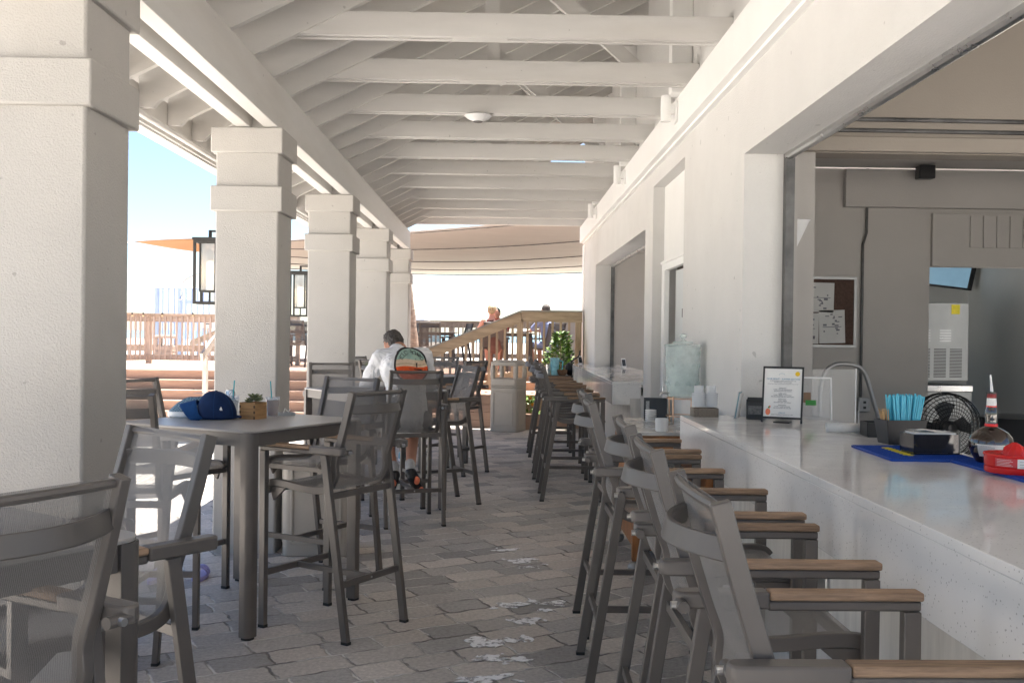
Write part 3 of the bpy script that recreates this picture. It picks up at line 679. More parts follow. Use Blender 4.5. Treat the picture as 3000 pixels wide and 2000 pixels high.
# dining-height chairs on the deck, same family as the stools
def make_low_chair():
    t = thing('deck_chair', 'x', 'chair'); F = M['dframe']; dz = -.30
    for s in (-1, 1):
        MB().box(s*.25-.015, s*.25+.015, .248, .288, 0, .6275).build('leg', F, t)
        MB().bar((s*.238,-.25,.0), (s*.246,-.15,.63), .028, .040, up=(0,1,0)).build('leg', F, t)
        MB().box(s*.25-.026, s*.25+.026, -.275, .29, .628, .66).build('armrest', F, t)
        MB().sweep([(s*.205, p.y, p.z+dz) for p in RAIL[::2]], (1,0,0), .027, .036).build('side_rail', F, t)
    MB().tube([(-.195,-.287,.936), (.195,-.287,.936)], .010, 6).build('top_bar', F, t)
    MB().sweep([(x, -.262-.045*(1-(x/.20)**2), .86) for x in [-.20+.40*i/6 for i in range(7)]], (0,.25,1), .046, .015).build('back_brace', F, t)
    P = RAIL; nu = 4; nv = len(P)-1
    def fn(u, v): p = P[min(nv, round(v*nv))]; return Vector((-.193+.386*u, p.y, p.z+dz))
    o = MB().grid(fn, nu, nv).build('sling_fabric', M['dsling'], t, ang=80)
    return t
M['dframe'] = mat('dark_metal', (.07,.065,.065), .45, .06, 9, metal=.2)
M['dsling'] = mat('dark_sling', (.075,.07,.07), .6, .1, 50, alpha=.82)
lc = make_low_chair()
gd = 'dining chairs on the deck'
dch = [(-.12, 18.75, 95, 'deck chair the woman with the blond bun is sitting on'), (.92, 19.3, 130, 'deck chair the man in the blue shirt is sitting on'),
       (-.10, 20.75, 270, 'dark deck chair opposite the blond woman, under the other diner'), (-1.42, 20.3, 88, 'dark woven-back deck chair beside the palm trunk, its back to the camera'),
       (-.95, 22.0, 200, 'dark deck chair turned left in front of the back railing'), (-1.85, 21.3, 250, 'dark deck chair half hidden by the palm trunk'),
       (-4.15, 20.4, 80, 'dark deck chair standing alone, seen between the second and third columns'), (-4.35, 22.2, 260, 'dark deck chair farther back between the second and third columns')]
for i, (x, y, a, lb) in enumerate(dch):
    o = lc if i == 0 else copy_tree(lc); o.location = (x, y, DZ); o.rotation_euler = (0, 0, R(a-90)); o['label'] = lb; o['group'] = gd
def make_deck_table():
    t = thing('dining_table', 'x', 'table')
    MB().box(-.55, .55, -.45, .45, .73, .75).build('tabletop', M['dframe'], t, bevel=.004)
    a = MB().box(-.50, .50, -.40, .40, .68, .7295).build('apron', M['dframe'], t)
    for sx in (-1, 1):
        for sy in (-1, 1): MB().box(sx*.48-.03, sx*.48+.03, sy*.38-.03, sy*.38+.03, 0, .6795).build('leg', M['dframe'], t)
    return t
dt = make_deck_table()
for i, (x, y, lb) in enumerate(((.12, 19.75, 'dark dining table between the seated diners on the deck'), (-1.5, 21.3, 'dark dining table behind the palm trunk on the deck'), (-4.3, 21.3, 'dark dining table seen between the second and third columns'))):
    o = dt if i == 0 else copy_tree(dt); o.location = (x, y, DZ); o['label'] = lb; o['group'] = 'dark dining tables on the deck'
# grey boxy unit behind the stair railing
bx = thing('storage_cabinet', 'tall grey-beige cabinet standing on the deck behind the stair railing', 'cabinet', (1.30, 20.2, DZ))
MB().box(-.36, .36, -.25, .25, 0, .98).build('body', M['greypaint'], bx, bevel=.01); MB().box(-.38, .38, -.27, .27, .981, 1.01).build('top', M['greypaint'], bx, bevel=.005)
MB().box(-.012, .012, -.262, -.2505, .5, .62).build('handle', M['steel'], bx)
fb = MB().ell((0,0,0), (.16,.10,.045), n=10, k=6).build('folded_cloth', M['plywhite'], None, loc=(1.02, 19.9, DZ+.74)); tag(fb, 'white crumpled cloth at the edge of the dining table by the cabinet', 'cloth')
fb.location = (.45, 19.6, DZ+.79)

# hooded waste bins
def make_bin(hood=True, wd=.46, h1=.70):
    t = thing('waste_bin', 'x', 'waste bin')
    w2 = wd/2
    MB().prism(rrect(wd, wd, .05, 5), .0, h1).build('body', M['bin'], t, bevel=.012)
    for k in range(4):
        mm = Matrix.Rotation(k*math.pi/2, 4, 'Z')
        f = MB(); a_, b_, c_, d_ = -w2+.06, w2-.06, .09, h1-.06
        for (x0, x1, z0, z1) in ((a_, a_+.018, c_, d_), (b_-.018, b_, c_, d_), (a_, b_, c_, c_+.018), (a_, b_, d_-.018, d_)):
            f.box(x0, x1, -w2-.010, -w2+.002, z0, z1, mm)
        f.build('panel_rim', M['bin'], t, bevel=.004)
    if hood:
        MB().prism(rrect(wd+.012, wd+.012, .055, 5), h1+.004, h1+.028).build('collar', M['bin'], t, bevel=.006)
        hd = MB(); z0 = h1+.03; z1 = z0+.11; z2 = z0+.315; z3 = z0+.40
        hd.prism(rrect(wd, wd, .05, 5), z0, z1)
        for sx in (-1, 1):
            for sy in (-1, 1): hd.prism([(p[0]+sx*(w2-.035), p[1]+sy*(w2-.035)) for p in rrect(.07, .07, .025, 3)], z1, z2)
        hd.prism(rrect(wd, wd, .05, 5), z2, z3-.025); hd.prism(rrect(wd-.05, wd-.05, .05, 5), z3-.025, z3)
        hd.build('hood', M['bin'], t, bevel=.01)
    else:
        MB().prism(rrect(wd+.01, wd+.01, .06, 5), h1+.001, h1+.025).build('lid', M['bin'], t, bevel=.01)
    return t
b1 = make_bin(); b1.location = (.14, 15.85, 0); b1.rotation_euler = (0,0,R(-22)); b1['label'] = 'beige hooded waste bin with open sides, before the plank steps'; b1['group'] = 'beige hooded waste bins'
b2 = copy_tree(b1); b2.location = (-8.74, 26, .28); b2.rotation_euler = (0,0,0); b2['label'] = 'distant beige hooded waste bin seen through the weathered railing'
b3 = make_bin(False, .47, .70); b3.location = (-1.26, 7.05, 0); b3.rotation_euler = (0,0,R(2)); b3['label'] = 'low beige bin with moulded panels beside the second column, behind the table'

# beach beyond the left railing
tb_ = thing('lifeguard_platform', 'pale blue steel guard railing standing on the beach beyond the railing', 'railing', (0,0,0))
P0 = at(465, 845, 34); P1 = at(700, 846, 34)
for z in (P0.z, P0.z-1.15): MB().tube([(P0.x, 34, z), (P1.x, 34, z)], .035, 6).build('rail', M['blue'], tb_)
for i in range(15):
    x = P0.x + (P1.x-P0.x)*i/14
    MB().tube([(x, 34, -.1), (x, 34, P0.z)], .03 if i not in (0, 4) else .09, 6).build('post', M['blue'], tb_)
p = at(545, 880, 33.5); MB().box(p.x, p.x+2.2, 33.45, 33.55, p.z-.12, p.z).build('beam', M['blue'], tb_)
shp = thing('outdoor_shower', 'thin curved shower pipe with a round head behind the wall lantern', 'shower', (0,0,0))
hd_ = at(536, 868, 30); tpz = at(560, 806, 30)
MB().tube(smoothpath([(hd_.x, 30, hd_.z), (hd_.x+.02, 30, hd_.z+.35), (hd_.x+.25, 30, tpz.z-.08), (hd_.x+.62, 30, tpz.z+.02), (hd_.x+.9, 30, tpz.z-.2), (hd_.x+1.0, 30, 2.0), (hd_.x+1.0, 30, 0)], 6), .028, 7).build('pipe', M['steel'], shp)
MB().lathe([(.02, .0), (.05, -.05), (.11, -.09), (.11, -.12)], (hd_.x, 30, hd_.z), 14).build('shower_head', M['steel'], shp)
sg = thing('beach_sign', 'small white notice sign beyond the left railing', 'sign', tuple(at(611, 949, 29)))
MB().box(-.17, .17, -.01, .01, -.13, .13).build('panel', M['plywhite'], sg)
MB().box(-.12, .12, -.0135, -.0105, .04, .055).build('line_of_text', M['darksteel'], sg); MB().box(-.10, .06, -.0135, -.0105, -.02, .01).build('arrow', M['darksteel'], sg)
MB().box(-.025, .025, .011, .03, -1.9, .1).build('post', M['oldwood'], sg)
railing((-10.6, 27.6, .06), (-7.9, 27.6, .06), 1.07, 'low weathered boardwalk railing beyond the deck railing', sp=.30, group='boardwalk railings')
railing((-8.9, 28.6, .3), (-7.0, 28.6, 1.1), .95, 'rising weathered boardwalk railing near the notice sign', sp=.30, group='boardwalk railings')
um = thing('beach_umbrella', 'white beach umbrella far behind the back railing', 'umbrella', (-3.15, 40, 0))
MB().lathe([(1e-6, 2.45), (.25, 2.4), (.30, 2.05), (.62, 1.95)], n=10).build('canopy', M['plywhite'], um); MB().lathe([(.025, 0), (.025, 2.0)], n=8).build('pole', M['plywhite'], um)
um2 = thing('beach_umbrella', 'wide low white umbrella far behind the seated man in blue', 'umbrella', (2.4, 36, 0))
MB().lathe([(1e-6, 2.42), (.6, 2.36), (1.3, 2.2)], n=12).build('canopy', M['plywhite'], um2); MB().lathe([(.025, 0), (.025, 2.2)], n=8).build('pole', M['plywhite'], um2)
# dune grass behind the deck
M['grass'] = mat('dune_grass', (.20,.26,.07), .8, .3, 6)
gr = MB(); q = random.Random(3)
for i in range(5000):
    x = q.uniform(-14, 6); y = q.uniform(28, 36); h = q.uniform(.3, .75); a = q.uniform(0, 6.28); l = q.uniform(.05, .25)
    gr.add([(x-.012, y, -.08), (x+.012, y, -.08), (x+l*math.cos(a), y+l*math.sin(a), h)], [(0,1,2)])
struct(gr.build('grass', M['grass'], None, smooth=False), 'stuff', 'green dune grass growing beyond the deck')
gr = bpy.data.objects['grass']; gr['category'] = 'grass'
# ================================================================== SMALL OBJECTS
def glass(name, col, rough=.03, ior=1.45): return mat(name, col, rough, 0, trans=1, ior=ior)
M['glass'] = glass('clear_glass', (.93,.96,.96), .05); M['aqua'] = glass('pale_green_glass', (.80,.93,.90), .10)
def thin(name, col, alpha, rough=.1):
    return mat(name, col, rough, 0, alpha=alpha, spec=.8)
M['acrylic'] = thin('clear_acrylic', (.75,.76,.76), .13); M['cupplastic'] = thin('cup_plastic', (.82,.84,.86), .24, .2); M['cupstack'] = thin('stacked_cup_plastic', (.82,.84,.86), .45, .2); M['pane'] = thin('seeded_glass', (.75,.75,.74), .35, .15)
M['straw'] = mat('blue_straw', (.10,.55,.72), .35, .03); M['teal'] = mat('teal_straw', (.02,.33,.40), .4, 0); M['stick'] = mat('wood_stick', (.55,.36,.18), .7, .1)
M['navy'] = mat('navy_cloth', (.009,.024,.075), .85, .15, 30, .3, 500, spec=.2); M['navy2'] = mat('blue_cloth', (.012,.055,.17), .85, .1, 30, .3, 500, spec=.2)
M['matblue'] = mat('blue_rubber', (.005,.07,.42), .45, .06, 20, .7, 500); M['yellow'] = mat('yellow_rubber', (.85,.72,.05), .6, .1, 40)
M['paper'] = mat('paper', (.80,.79,.77), .7, .03, 8); M['red'] = mat('red_plastic', (.70,.02,.02), .25, .05, 6); M['redlabel'] = mat('red_label', (.62,.06,.07), .5, .05)
M['tea'] = mat('iced_tea', (.16,.035,.012), .1, .3, 40, coat=.5); M['ice'] = mat('ice', (.62,.68,.72), .15, .15, 60)
M['box'] = mat('planter_wood', (.34,.19,.08), .7, .4, 6, .4, 40, stretch=(1.2,1.2,12)); M['succ'] = mat('succulent', (.17,.19,.09), .5, .35, 12)
M['leaf'] = mat('leaf', (.06,.14,.025), .5, .4, 9); M['leaf2'] = mat('young_leaf', (.13,.25,.03), .5, .3, 9)
M['skin'] = mat('skin', (.50,.27,.19), .55, .08, 12, .1, 200); M['tan'] = mat('tanned_skin', (.42,.21,.14), .55, .1, 12, .1, 200); M['pink'] = mat('sunburnt_skin', (.62,.30,.23), .55, .08, 12)
M['hair'] = mat('dark_grey_hair', (.07,.06,.055), .6, .6, 25, 1, 70, bdist=.02, stretch=(1,1,.5)); M['blond'] = mat('blond_hair', (.45,.33,.20), .6, .4, 30, 1, 60, bdist=.02)
M['lav'] = mat('lavender_foam', (.36,.33,.66), .5, .05); M['cart'] = mat('acacia_wood', (.30,.125,.045), .5, .3, 3, .2, 50, stretch=(8,8,1)); M['cartx'] = mat('acacia_slat', (.33,.15,.06), .5, .3, 3, .2, 50, stretch=(8,1,8))

# wall lanterns
def lantern(loc, label):
    t = thing('wall_lantern', label, 'lantern', loc, 0, 'black box wall lanterns on the columns'); F = M['lantern']
    w2, h = .086, .46; f = MB()
    for sx in (-1, 1):
        for sy in (-1, 1): f.box(sx*w2-.009, sx*w2+.009, sy*w2-.009, sy*w2+.009, .018, h-.018)
    for z in (0, h-.018):
        for s in (-1, 1): f.box(-w2-.009, w2+.009, s*w2-.009, s*w2+.009, z, z+.018); f.box(s*w2-.009, s*w2+.009, -w2+.009, w2-.009, z, z+.018)
    f.box(-w2-.015, w2+.015, -w2-.015, w2+.015, h+.0005, h+.02); f.box(-.010, .010, -.010, .010, h+.02, h+.08); f.box(.0, .1345, -.010, .010, h+.066, h+.08); f.box(.122, .1345, -.045, .045, h-.25, h+.09)
    f.build('frame', F, t)
    i = MB(); a = .055; z0 = .10; z1 = h-.02
    for sx in (-1, 1):
        for sy in (-1, 1): i.box(sx*a-.006, sx*a+.006, sy*a-.006, sy*a+.006, z0, z1)
    for s in (-1, 1): i.box(-a, a, s*a-.006, s*a+.006, z0-.012, z0); i.box(s*a-.006, s*a+.006, -a, a, z0-.012, z0)
    i.box(-.006, .006, -.006, .006, .018, z0-.012); i.build('inner_frame', F, t)
    g = MB()
    for s in (-1, 1): g.box(-a+.007, a-.007, s*a-.002, s*a+.002, z0+.001, z1); g.box(s*a-.002, s*a+.002, -a+.007, a-.007, z0+.001, z1)
    g.build('glass', M['pane'], t, smooth=False)
    MB().lathe([(.010, z1), (.010, z1-.045), (.024, z1-.05), (.024, z1-.12), (.016, z1-.125)][::-1], n=14).build('socket', M['darksteel'], t)
    MB().lathe([(1e-6, z1-.30), (.012, z1-.295), (.019, z1-.28), (.019, z1-.15), (.012, z1-.126)], n=14).build('bulb', M['bulbglass'], t)
    MB().tube([(0,0,z1-.13), (.006,0,z1-.27), (-.006,0,z1-.27), (0,0,z1-.13)], .0022, 5).build('filament', M['glow'], t)
M['bulbglass'] = mat('lit_bulb_glass', (.9,.8,.6), .1, 0, alpha=.55, emit=((1,.75,.42), 1.1)); M['glow'] = mat('filament', (1,.7,.3), .5, 0, emit=((1,.72,.38), 6))
lantern((-2.125, 7.25, at(600, 892, 7.25).z), 'black box lantern on the outer side of the second column')
lantern((-2.125, 10.52, at(880, 928, 10.52).z), 'black box lantern on the outer side of the third column')
# cylinder wall lights on the beam
for i, y in enumerate((7.8, 11.05, 14.3)):
    t = thing('wall_light', ('white cylinder wall light on the bar beam, nearest the camera', 'white cylinder wall light on the bar beam, middle of three', 'white cylinder wall light on the bar beam, farthest of three')[i], 'light', (1.28, y, 3.235), 0, 'white cylinder wall lights')
    MB().lathe([(.036, .004), (.040, 0), (.040, .20), (.036, .204)], n=20).build('cylinder', M['trimw'], t)
    MB().box(.030, .066, -.02, .02, .06, .14).build('arm', M['trimw'], t); MB().box(.067, .086, -.055, .055, -.01, .15).build('back_plate', M['trimw'], t, bevel=.004)
ap = thing('ceiling_sensor', 'round white dome fixed under the third ceiling tie', 'wireless router', (-.216, 8.50, 3.36))
MB().lathe([(1e-6, 0), (.04, .003), (.042, .008), (.09, .028), (.118, .052), (.10, .065), (.03, .069)], n=28).build('dome', M['plywhite'], ap, ang=60)
MB().lathe([(.036, -.0005), (.039, -.001), (.041, .0045), (.038, .006)], n=24).build('ring', M['darksteel'], ap)

# ---- items on the table with the cap
T = 1.0492
def cup(loc, label, fill, straw_dx, tea=False):
    t = thing('plastic_cup', label, 'cup', loc)
    MB().lathe([(.0285, .001), (.029, 0), (.0425, .108), (.044, .112), (.0415, .110), (.028, .004)], n=20).build('cup', M['cupplastic'], t)
    MB().lathe([(1e-6, .005), (.0275, .005), (.0275+.0135*fill/.11, fill), (1e-6, fill)], n=18).build('drink', M['tea'] if tea else M['ice'], t)
    q = random.Random(5); ic = MB()
    for k in range(9): ic.ell((q.uniform(-.022,.022), q.uniform(-.022,.022), fill+q.uniform(-.008,.006)), (.011,.009,.008), n=6, k=4)
    ic.build('ice_cubes', M['ice'], t)
    MB().tube([(0,0,.02), (straw_dx,.004,.205)], .0035, 7).build('straw', M['teal'], t)
cup((-1.585, 5.88, T), 'clear plastic cup of ice water with teal straw behind the cap', .085, .012)
cup((-1.335, 5.84, T), 'clear plastic cup of iced tea with teal straw behind the wooden planter', .095, -.016, True)
t = thing('drink_can', 'slim silver and white drink can behind the blue cap', 'can', (-1.635, 6.02, T))
MB().lathe([(.022, 0), (.028, .006), (.029, .012), (.029, .125), (.024, .138), (.0245, .142), (.023, .1395), (1e-6, .1385)], n=20).build('can', M['steel'], t)
MB().lathe([(.0293, .035), (.0293, .11)], n=20).build('label', mat('can_label', (.55,.55,.6), .4, .3, 60), t)
MB().box(-.008, .008, -.010, .008, .1395, .141).build('tab', M['steel'], t)
pl = thing('wooden_planter', 'small finger-jointed wooden box planter with a succulent, on the table', 'planter', (-1.405, 5.66, T), R(-24))
f = MB(); a = .054; hh = .094
f.box(-a, a, -a, -a+.009, 0, hh); f.box(-a, a, a-.009, a, 0, hh); f.box(-a, -a+.009, -a+.0092, a-.0092, 0, hh); f.box(a-.009, a, -a+.0092, a-.0092, 0, hh); f.box(-a+.0095, a-.0095, -a+.0095, a-.0095, .002, hh-.015)
f.build('box', M['box'], pl, bevel=.001, smooth=False)
f = MB()
for k in range(0, 6, 2):
    z = hh*k/6
    for sx in (-1, 1): f.box(sx*a-(.010 if sx > 0 else -.0), sx*a+(.0006 if sx > 0 else .010), -a-.0007, -a+.0005, z+.001, z+hh/6)
f.build('finger_joint', mat('dark_joint', (.07,.035,.015), .7, .3), pl, smooth=False)
su = MB(); q = random.Random(11)
for (cx, cy, cz, sc) in ((.008,0,hh+.020,1.5), (-.030,.01,hh+.006,.95), (.034,-.012,hh+.006,1.0), (.01,.03,hh+.008,1.0), (-.01,-.03,hh+.0,.9)):
    for k in range(13):
        an = k*2.4; el = .25 + .9*k/13; l = (.034 - .0012*k)*sc
        d = Vector((math.cos(an)*math.cos(el), math.sin(an)*math.cos(el), math.sin(el)))
        c = Vector((cx, cy, cz)) + d*l*.55; m3 = d.to_track_quat('X', 'Z').to_matrix()
        su.ell(c, (l*.62, l*.24, l*.12), m3, 7, 5)
su.build('succulent', M['succ'], pl)
# cap
cp = thing('baseball_cap', 'navy blue baseball cap with curved brim lying on the high table', 'cap', (-1.60, 5.62, T), R(186)); cp.scale = (1.1, 1.1, 1.08)   # local +x = brim direction
def crown(u, v):
    a = 2*math.pi*u; th = v*math.pi/2; z = math.sin(th)**.95; r = math.cos(th)**.85 if v < 1 else 0
    zz = .140*z*(1+.05*math.cos(a)*math.sin(2*th)) + .003
    return (.100*r*math.cos(a)+.004*z, .090*r*math.sin(a), zz)
cr_ = MB().grid(crown, 36, 14).build('crown', M['navy'], cp, solid=.003, ang=70)
for k in range(6):
    a = math.pi*k/3 + math.pi/2
    MB().tube([Vector(crown(a/(2*math.pi), v/12))*1.008 for v in range(0, 13)], .0013, 4).build('panel_seam', M['navy2'], cr_)
MB().lathe([(.008, .142), (.007, .147), (1e-6, .149)], (.004,0,0), n=10).build('button', M['navy'], cp)
def brim(u, v):
    a = (u-.5)*2; L_ = .085*math.sqrt(max(0, 1-a*a*.8)); x = .055 + .045*math.sqrt(max(0, 1-a*a)) + L_*v; y = .084*a*(1+.02*v)
    return (x, y, .098 - .088*abs(a)**2.2 - .022*v)
MB().grid(brim, 18, 6).build('brim', M['navy2'], cp, solid=.0035, ang=70)
MB().box(-.012, .012, .0865, .0885, .012, .03, Matrix.Rotation(.5, 4, 'Z') @ Matrix.Translation((0,.0,0))).build('emblem', M['paper'], cp)
e = MB(); lg = Vector(crown(.31, .22)); e.add([lg*1.03+Vector((-.008,0,-.004)), lg*1.03+Vector((.012,0,-.006)), lg*1.03+Vector((0,0,.016))], [(0,1,2)]); e.build('side_emblem', M['paper'], cp, solid=.001)
MB().tube([Vector((-.095,-.03,.012)), Vector((-.13,0,.010)), Vector((-.095,.03,.012))], .006, 6).build('strap', M['navy'], cp)
# sneaker
def sneaker(loc, rz, label, top='check'):
    t = thing('sneaker', label, 'shoe', loc, rz); n = 16
    def outline(k, s=1): a = 2*math.pi*k/28; x = .135*math.cos(a); y = (.044+.008*math.cos(a))*math.sin(a); return (x*s, y*s)
    MB().prism([outline(k) for k in range(28)], 0, .034).build('sole', M['plywhite'], t, bevel=.006)
    def up(u, v):
        a = 2*math.pi*u; x0 = .130*math.cos(a); y0 = (.042+.007*math.cos(a))*math.sin(a)
        hgt = .105 - .078*max(0, min(1, (x0*(1-v)+.035)/.13)); s = (1-v**2.2*.72)
        return (x0*s-.028*v, y0*s, .033 + hgt*math.sin(v*math.pi/2))
    MB().grid(up, 28, 8).build('upper', M[top], t, ang=70)
    MB().lathe([(1e-6,.0), (.028,.001)], (-.055, 0, .137), 12, sx=1.3).build('opening', M['black'], t)
    return t
def checkmat():
    m, t, N, L, b = nodes('woven_blue'); tc = N.new('ShaderNodeTexCoord'); ck = N.new('ShaderNodeTexChecker'); ck.inputs['Scale'].default_value = 120
    ck.inputs[1].default_value = (.16,.25,.32,1); ck.inputs[2].default_value = (.03,.07,.12,1); L.new(tc.outputs['Object'], ck.inputs[0]); L.new(ck.outputs[0], b.inputs['Base Color']); b.inputs['Roughness'].default_value = .8; return m
M['check'] = checkmat(); M['lightblue'] = mat('light_blue_canvas', (.20,.40,.50), .8, .1)
sneaker((-1.775, 5.70, T), R(172), 'patterned blue sneaker with white sole on the table, beside the cap')
sneaker((-1.06, 12.0, 0), R(100), 'light blue canvas shoe on the paving under the farthest table', 'lightblue')
sneaker((-1.18, 12.02, 0), R(95), 'second light blue canvas shoe, half hidden behind the seated man', 'lightblue')
tr = thing('ash_tray', 'small grey dish with crumpled straw wrappers behind the iced tea', 'dish', (-1.265, 5.90, T), R(20))
f = MB().box(-.045, .045, -.03, .03, 0, .006)
for s in (-1, 1): f.box(-.045, .045, s*.03-.002, s*.03+.002, .006, .018); f.box(s*.045-.002, s*.045+.002, -.03, .03, .006, .018)
f.build('dish', M['greentin'], tr, smooth=False); MB().tube([(-.02,0,.012), (-.01,.01,.04), (.01,0,.02), (.02,.01,.035)], .004, 5).build('wrapper', M['paper'], tr)
# table plant on the farthest table
vp = thing('potted_plant', 'small green plant in a wooden box on the farthest high table', 'plant', (-1.52, 11.35, T))
MB().box(-.05, .05, -.05, .05, 0, .08).build('box', M['box'], vp); f = MB(); q = random.Random(4)
for k in range(40):
    a = q.uniform(0, 6.28); e = q.uniform(.3, 1.4); l = q.uniform(.04,.09); d = Vector((math.cos(a)*math.cos(e), math.sin(a)*math.cos(e), math.sin(e))); b0 = Vector((0,0,.08))+d*.01; sd_ = Vector((-d.y, d.x, 0)).normalized()*.008
    f.add([b0, b0+d*l*.5+sd_, b0+d*l, b0+d*l*.5-sd_], [(0,1,2,3)])
f.build('foliage', M['leaf2'], vp, smooth=False)
# purple slides
for (x, y, rz, lb) in ((-1.86, 6.20, 5, 'lavender slide sandal on the paving beside the second column, right of the pair'), (-2.10, 6.14, -4, 'lavender slide sandal seen through the chair mesh, left of the pair')):
    t = thing('slide_sandal', lb, 'sandal', (x, y, 0), R(rz), 'pair of lavender sandals')
    MB().prism([(.046*math.cos(a)*(1+.12*math.sin(a)), .13*math.sin(a)) for a in [2*math.pi*k/24 for k in range(24)]], .0, .028).build('sole', M['lav'], t, bevel=.006)
    for yy in (-.005, .05):
        MB().sweep([(.047*math.cos(a), yy, .02+.052*math.sin(a)) for a in [math.pi*k/10 for k in range(11)]], (0,1,0), .036, .007).build('strap', M['lav'], t)
tw = MB().prism([(-.06,-.03), (.05,-.04), (.07,.03), (-.05,.04)], 0, .20).build('beach_bag', M['matblue'], None, bevel=.015, loc=(-1.80, 4.70, 0)); tag(tw, 'small blue bag with yellow edge on the paving behind the corner table', 'bag')
MB().tube([(.058,-.045,.01), (.062,-.045,.19)], .006, 6).build('piping', M['yellow'], tw)

# spilled water / foam on paving
M['foam'] = mat('white_foam', (.92,.92,.92), .3, .1, 40, .4, 120); M['wet'] = mat('thin_water', (.36,.33,.30), .05, .1, 8, coat=1, alpha=.3)
_m = M['foam']; _n = _m.node_tree.nodes; _l = _m.node_tree.links; _t = _n.new('ShaderNodeTexNoise'); _t.inputs['Scale'].default_value = 22; _t.inputs['Detail'].default_value = 6; _t.inputs['Roughness'].default_value = .65
_g = _n.new('ShaderNodeNewGeometry'); _l.new(_g.outputs['Position'], _t.inputs['Vector']); _r = _n.new('ShaderNodeMapRange'); _r.inputs[1].default_value = .36; _r.inputs[2].default_value = .50; _l.new(_t.outputs['Fac'], _r.inputs[0]); _l.new(_r.outputs[0], _n['Principled BSDF'].inputs['Alpha'])
fo = MB(); spots = [((1485,1613),.085,.018),((1530,1645),.10,.03),((1545,1664),.05,.012),((1500,1775),.075,.03),((1560,1765),.035,.016),((1625,1770),.09,.018),((1598,1791),.032,.016),((1540,1822),.07,.032),((1415,1885),.085,.04),((1500,1879),.05,.018),((1540,1872),.03,.02),((1440,1932),.07,.024),((1515,1936),.05,.02),((1445,1784),.016,.012),((1420,1993),.12,.02)]
k_ = 0
for (p, rx, ry) in spots:
    yh = 978+.0128*(p[0]-1466); d = 1.55*2900/(p[1]-yh); g_ = at(p[0], p[1], d); k_ += 1
    ry2 = ry*2.2
    fo = MB().prism(blob(0, 0, rx, ry2, k_, rot=.25), 0, .0015)
    for kk in range(3):
        qq = random.Random(k_*7+kk); fo.prism(blob(qq.uniform(-1.6,1.6)*rx, qq.uniform(-1.5,1.5)*ry2, rx*qq.uniform(.1,.28), ry2*qq.uniform(.15,.35), k_*5+kk, 12), 0, .0012)
    o = fo.build('foam_patch', M['foam'], None, loc=(g_.x, g_.y, .0045))
    o['kind'] = 'stuff'; o['label'] = 'white soapy foam drying on the dark paving'; o['category'] = 'foam'

# ---- near counter
CT = 1.0703
sg = thing('menu_sign', 'black-framed club night menu sign standing on the near counter', 'sign', (1.585, 5.54, CT), R(-25.5))
lean = Matrix.Rotation(R(-9), 4, 'X')
f = MB(); wd, hg = .226, .318
for sx in (-1, 1): f.box(sx*(wd/2-.005)-.005, sx*(wd/2-.005)+.005, -.006, .006, 0, hg, lean)
f.box(-wd/2+.010, wd/2-.010, -.006, .006, .022, .033, lean); f.box(-wd/2+.010, wd/2-.010, -.006, .006, hg-.012, hg-.0, lean)
f.build('frame', M['black'], sg)
MB().box(-wd/2+.010, wd/2-.010, -.003, .003, .033, hg-.012, lean).build('sheet', M['paper'], sg, smooth=False)
MB().box(-.045, .045, -.01, .07, 0, .006).build('foot', M['black'], sg, bevel=.002)
M['ink'] = mat('grey_ink', (.16,.16,.19), .8, 0); M['inkblue'] = mat('blue_ink', (.10,.27,.42), .8, 0); M['sunyel'] = mat('yellow_ink', (.85,.55,.03), .8, 0); M['coral'] = mat('coral_ink', (.80,.22,.12), .8, 0); M['greenink'] = mat('green_ink', (.05,.25,.06), .8, 0)
base = lean @ Matrix.Rotation(math.pi/2, 4, 'X')
def line(txt, z, size, mt='ink', x=0):
    m4 = lean @ Matrix.Translation((x, -.0034, z)) @ Matrix.Rotation(math.pi/2, 4, 'X'); vs, fs = text_mb(txt, size, m4)
    if fs: MB().add(vs, fs).build('text_line', M[mt], sg, smooth=False)
line('CLUB NIGHT - SUMMER EDITION', .247, .0125, 'inkblue')
for (z, s_, tx) in ((.236,.0072,'INTRODUCING A NEW CONCEPT FOR OUR'), (.228,.0072,'FAVORITE DAY OF THE WEEK!'), (.219,.0045,'PROGRAMMING IS SUBJECT TO CHANGE AND WEATHER PERMITTING, EACH WEEK')): line(tx, z, s_)
for (z, a_, b_, c_) in ((.196,'JUNE 6TH:','2 FOR 1 HOUSE MARGARITAS','20% DISCOUNT ON TACOS'), (.164,'JUNE 13TH:','2 FOR 1 SELECT COCKTAILS','20% DISCOUNT ON ALL APPETIZERS'), (.132,'JUNE 20TH:','2 FOR 1 BEERS','20% DISCOUNT ON PIZZAS'), (.100,'JUNE 27TH:','2 FOR 1 GLASS OF WINE','20% DISCOUNT ON SALADS')):
    line(a_, z, .0085); line(b_, z-.009, .0078); line(c_, z-.0175, .0078)
line('JOIN US!', .056, .0095, 'inkblue'); line('EVERY THURSDAY FROM 5 TO 7 PM', .045, .0075)
def disc(x, z, r, mt, sx=1, name='printed_motif'): MB().prism([(r*sx*math.cos(a), r*math.sin(a)) for a in [2*math.pi*k/20 for k in range(20)]], 0, .0004, lean @ Matrix.Translation((x, -.0031, z)) @ Matrix.Rotation(math.pi/2, 4, 'X')).build(name, M[mt], sg, smooth=False)
disc(.078, .278, .013, 'sunyel'); disc(-.078, .060, .019, 'coral', .72); disc(-.072, .085, .006, 'greenink'); disc(-.068, .090, .005, 'coral')
MB().sweep([(.016*math.cos(a), -.0034, .268+.010*math.sin(a)) for a in [math.pi*k/8 for k in range(9)]], (0,1,0), .0006, .001).build('printed_motif', M['inkblue'], sg)
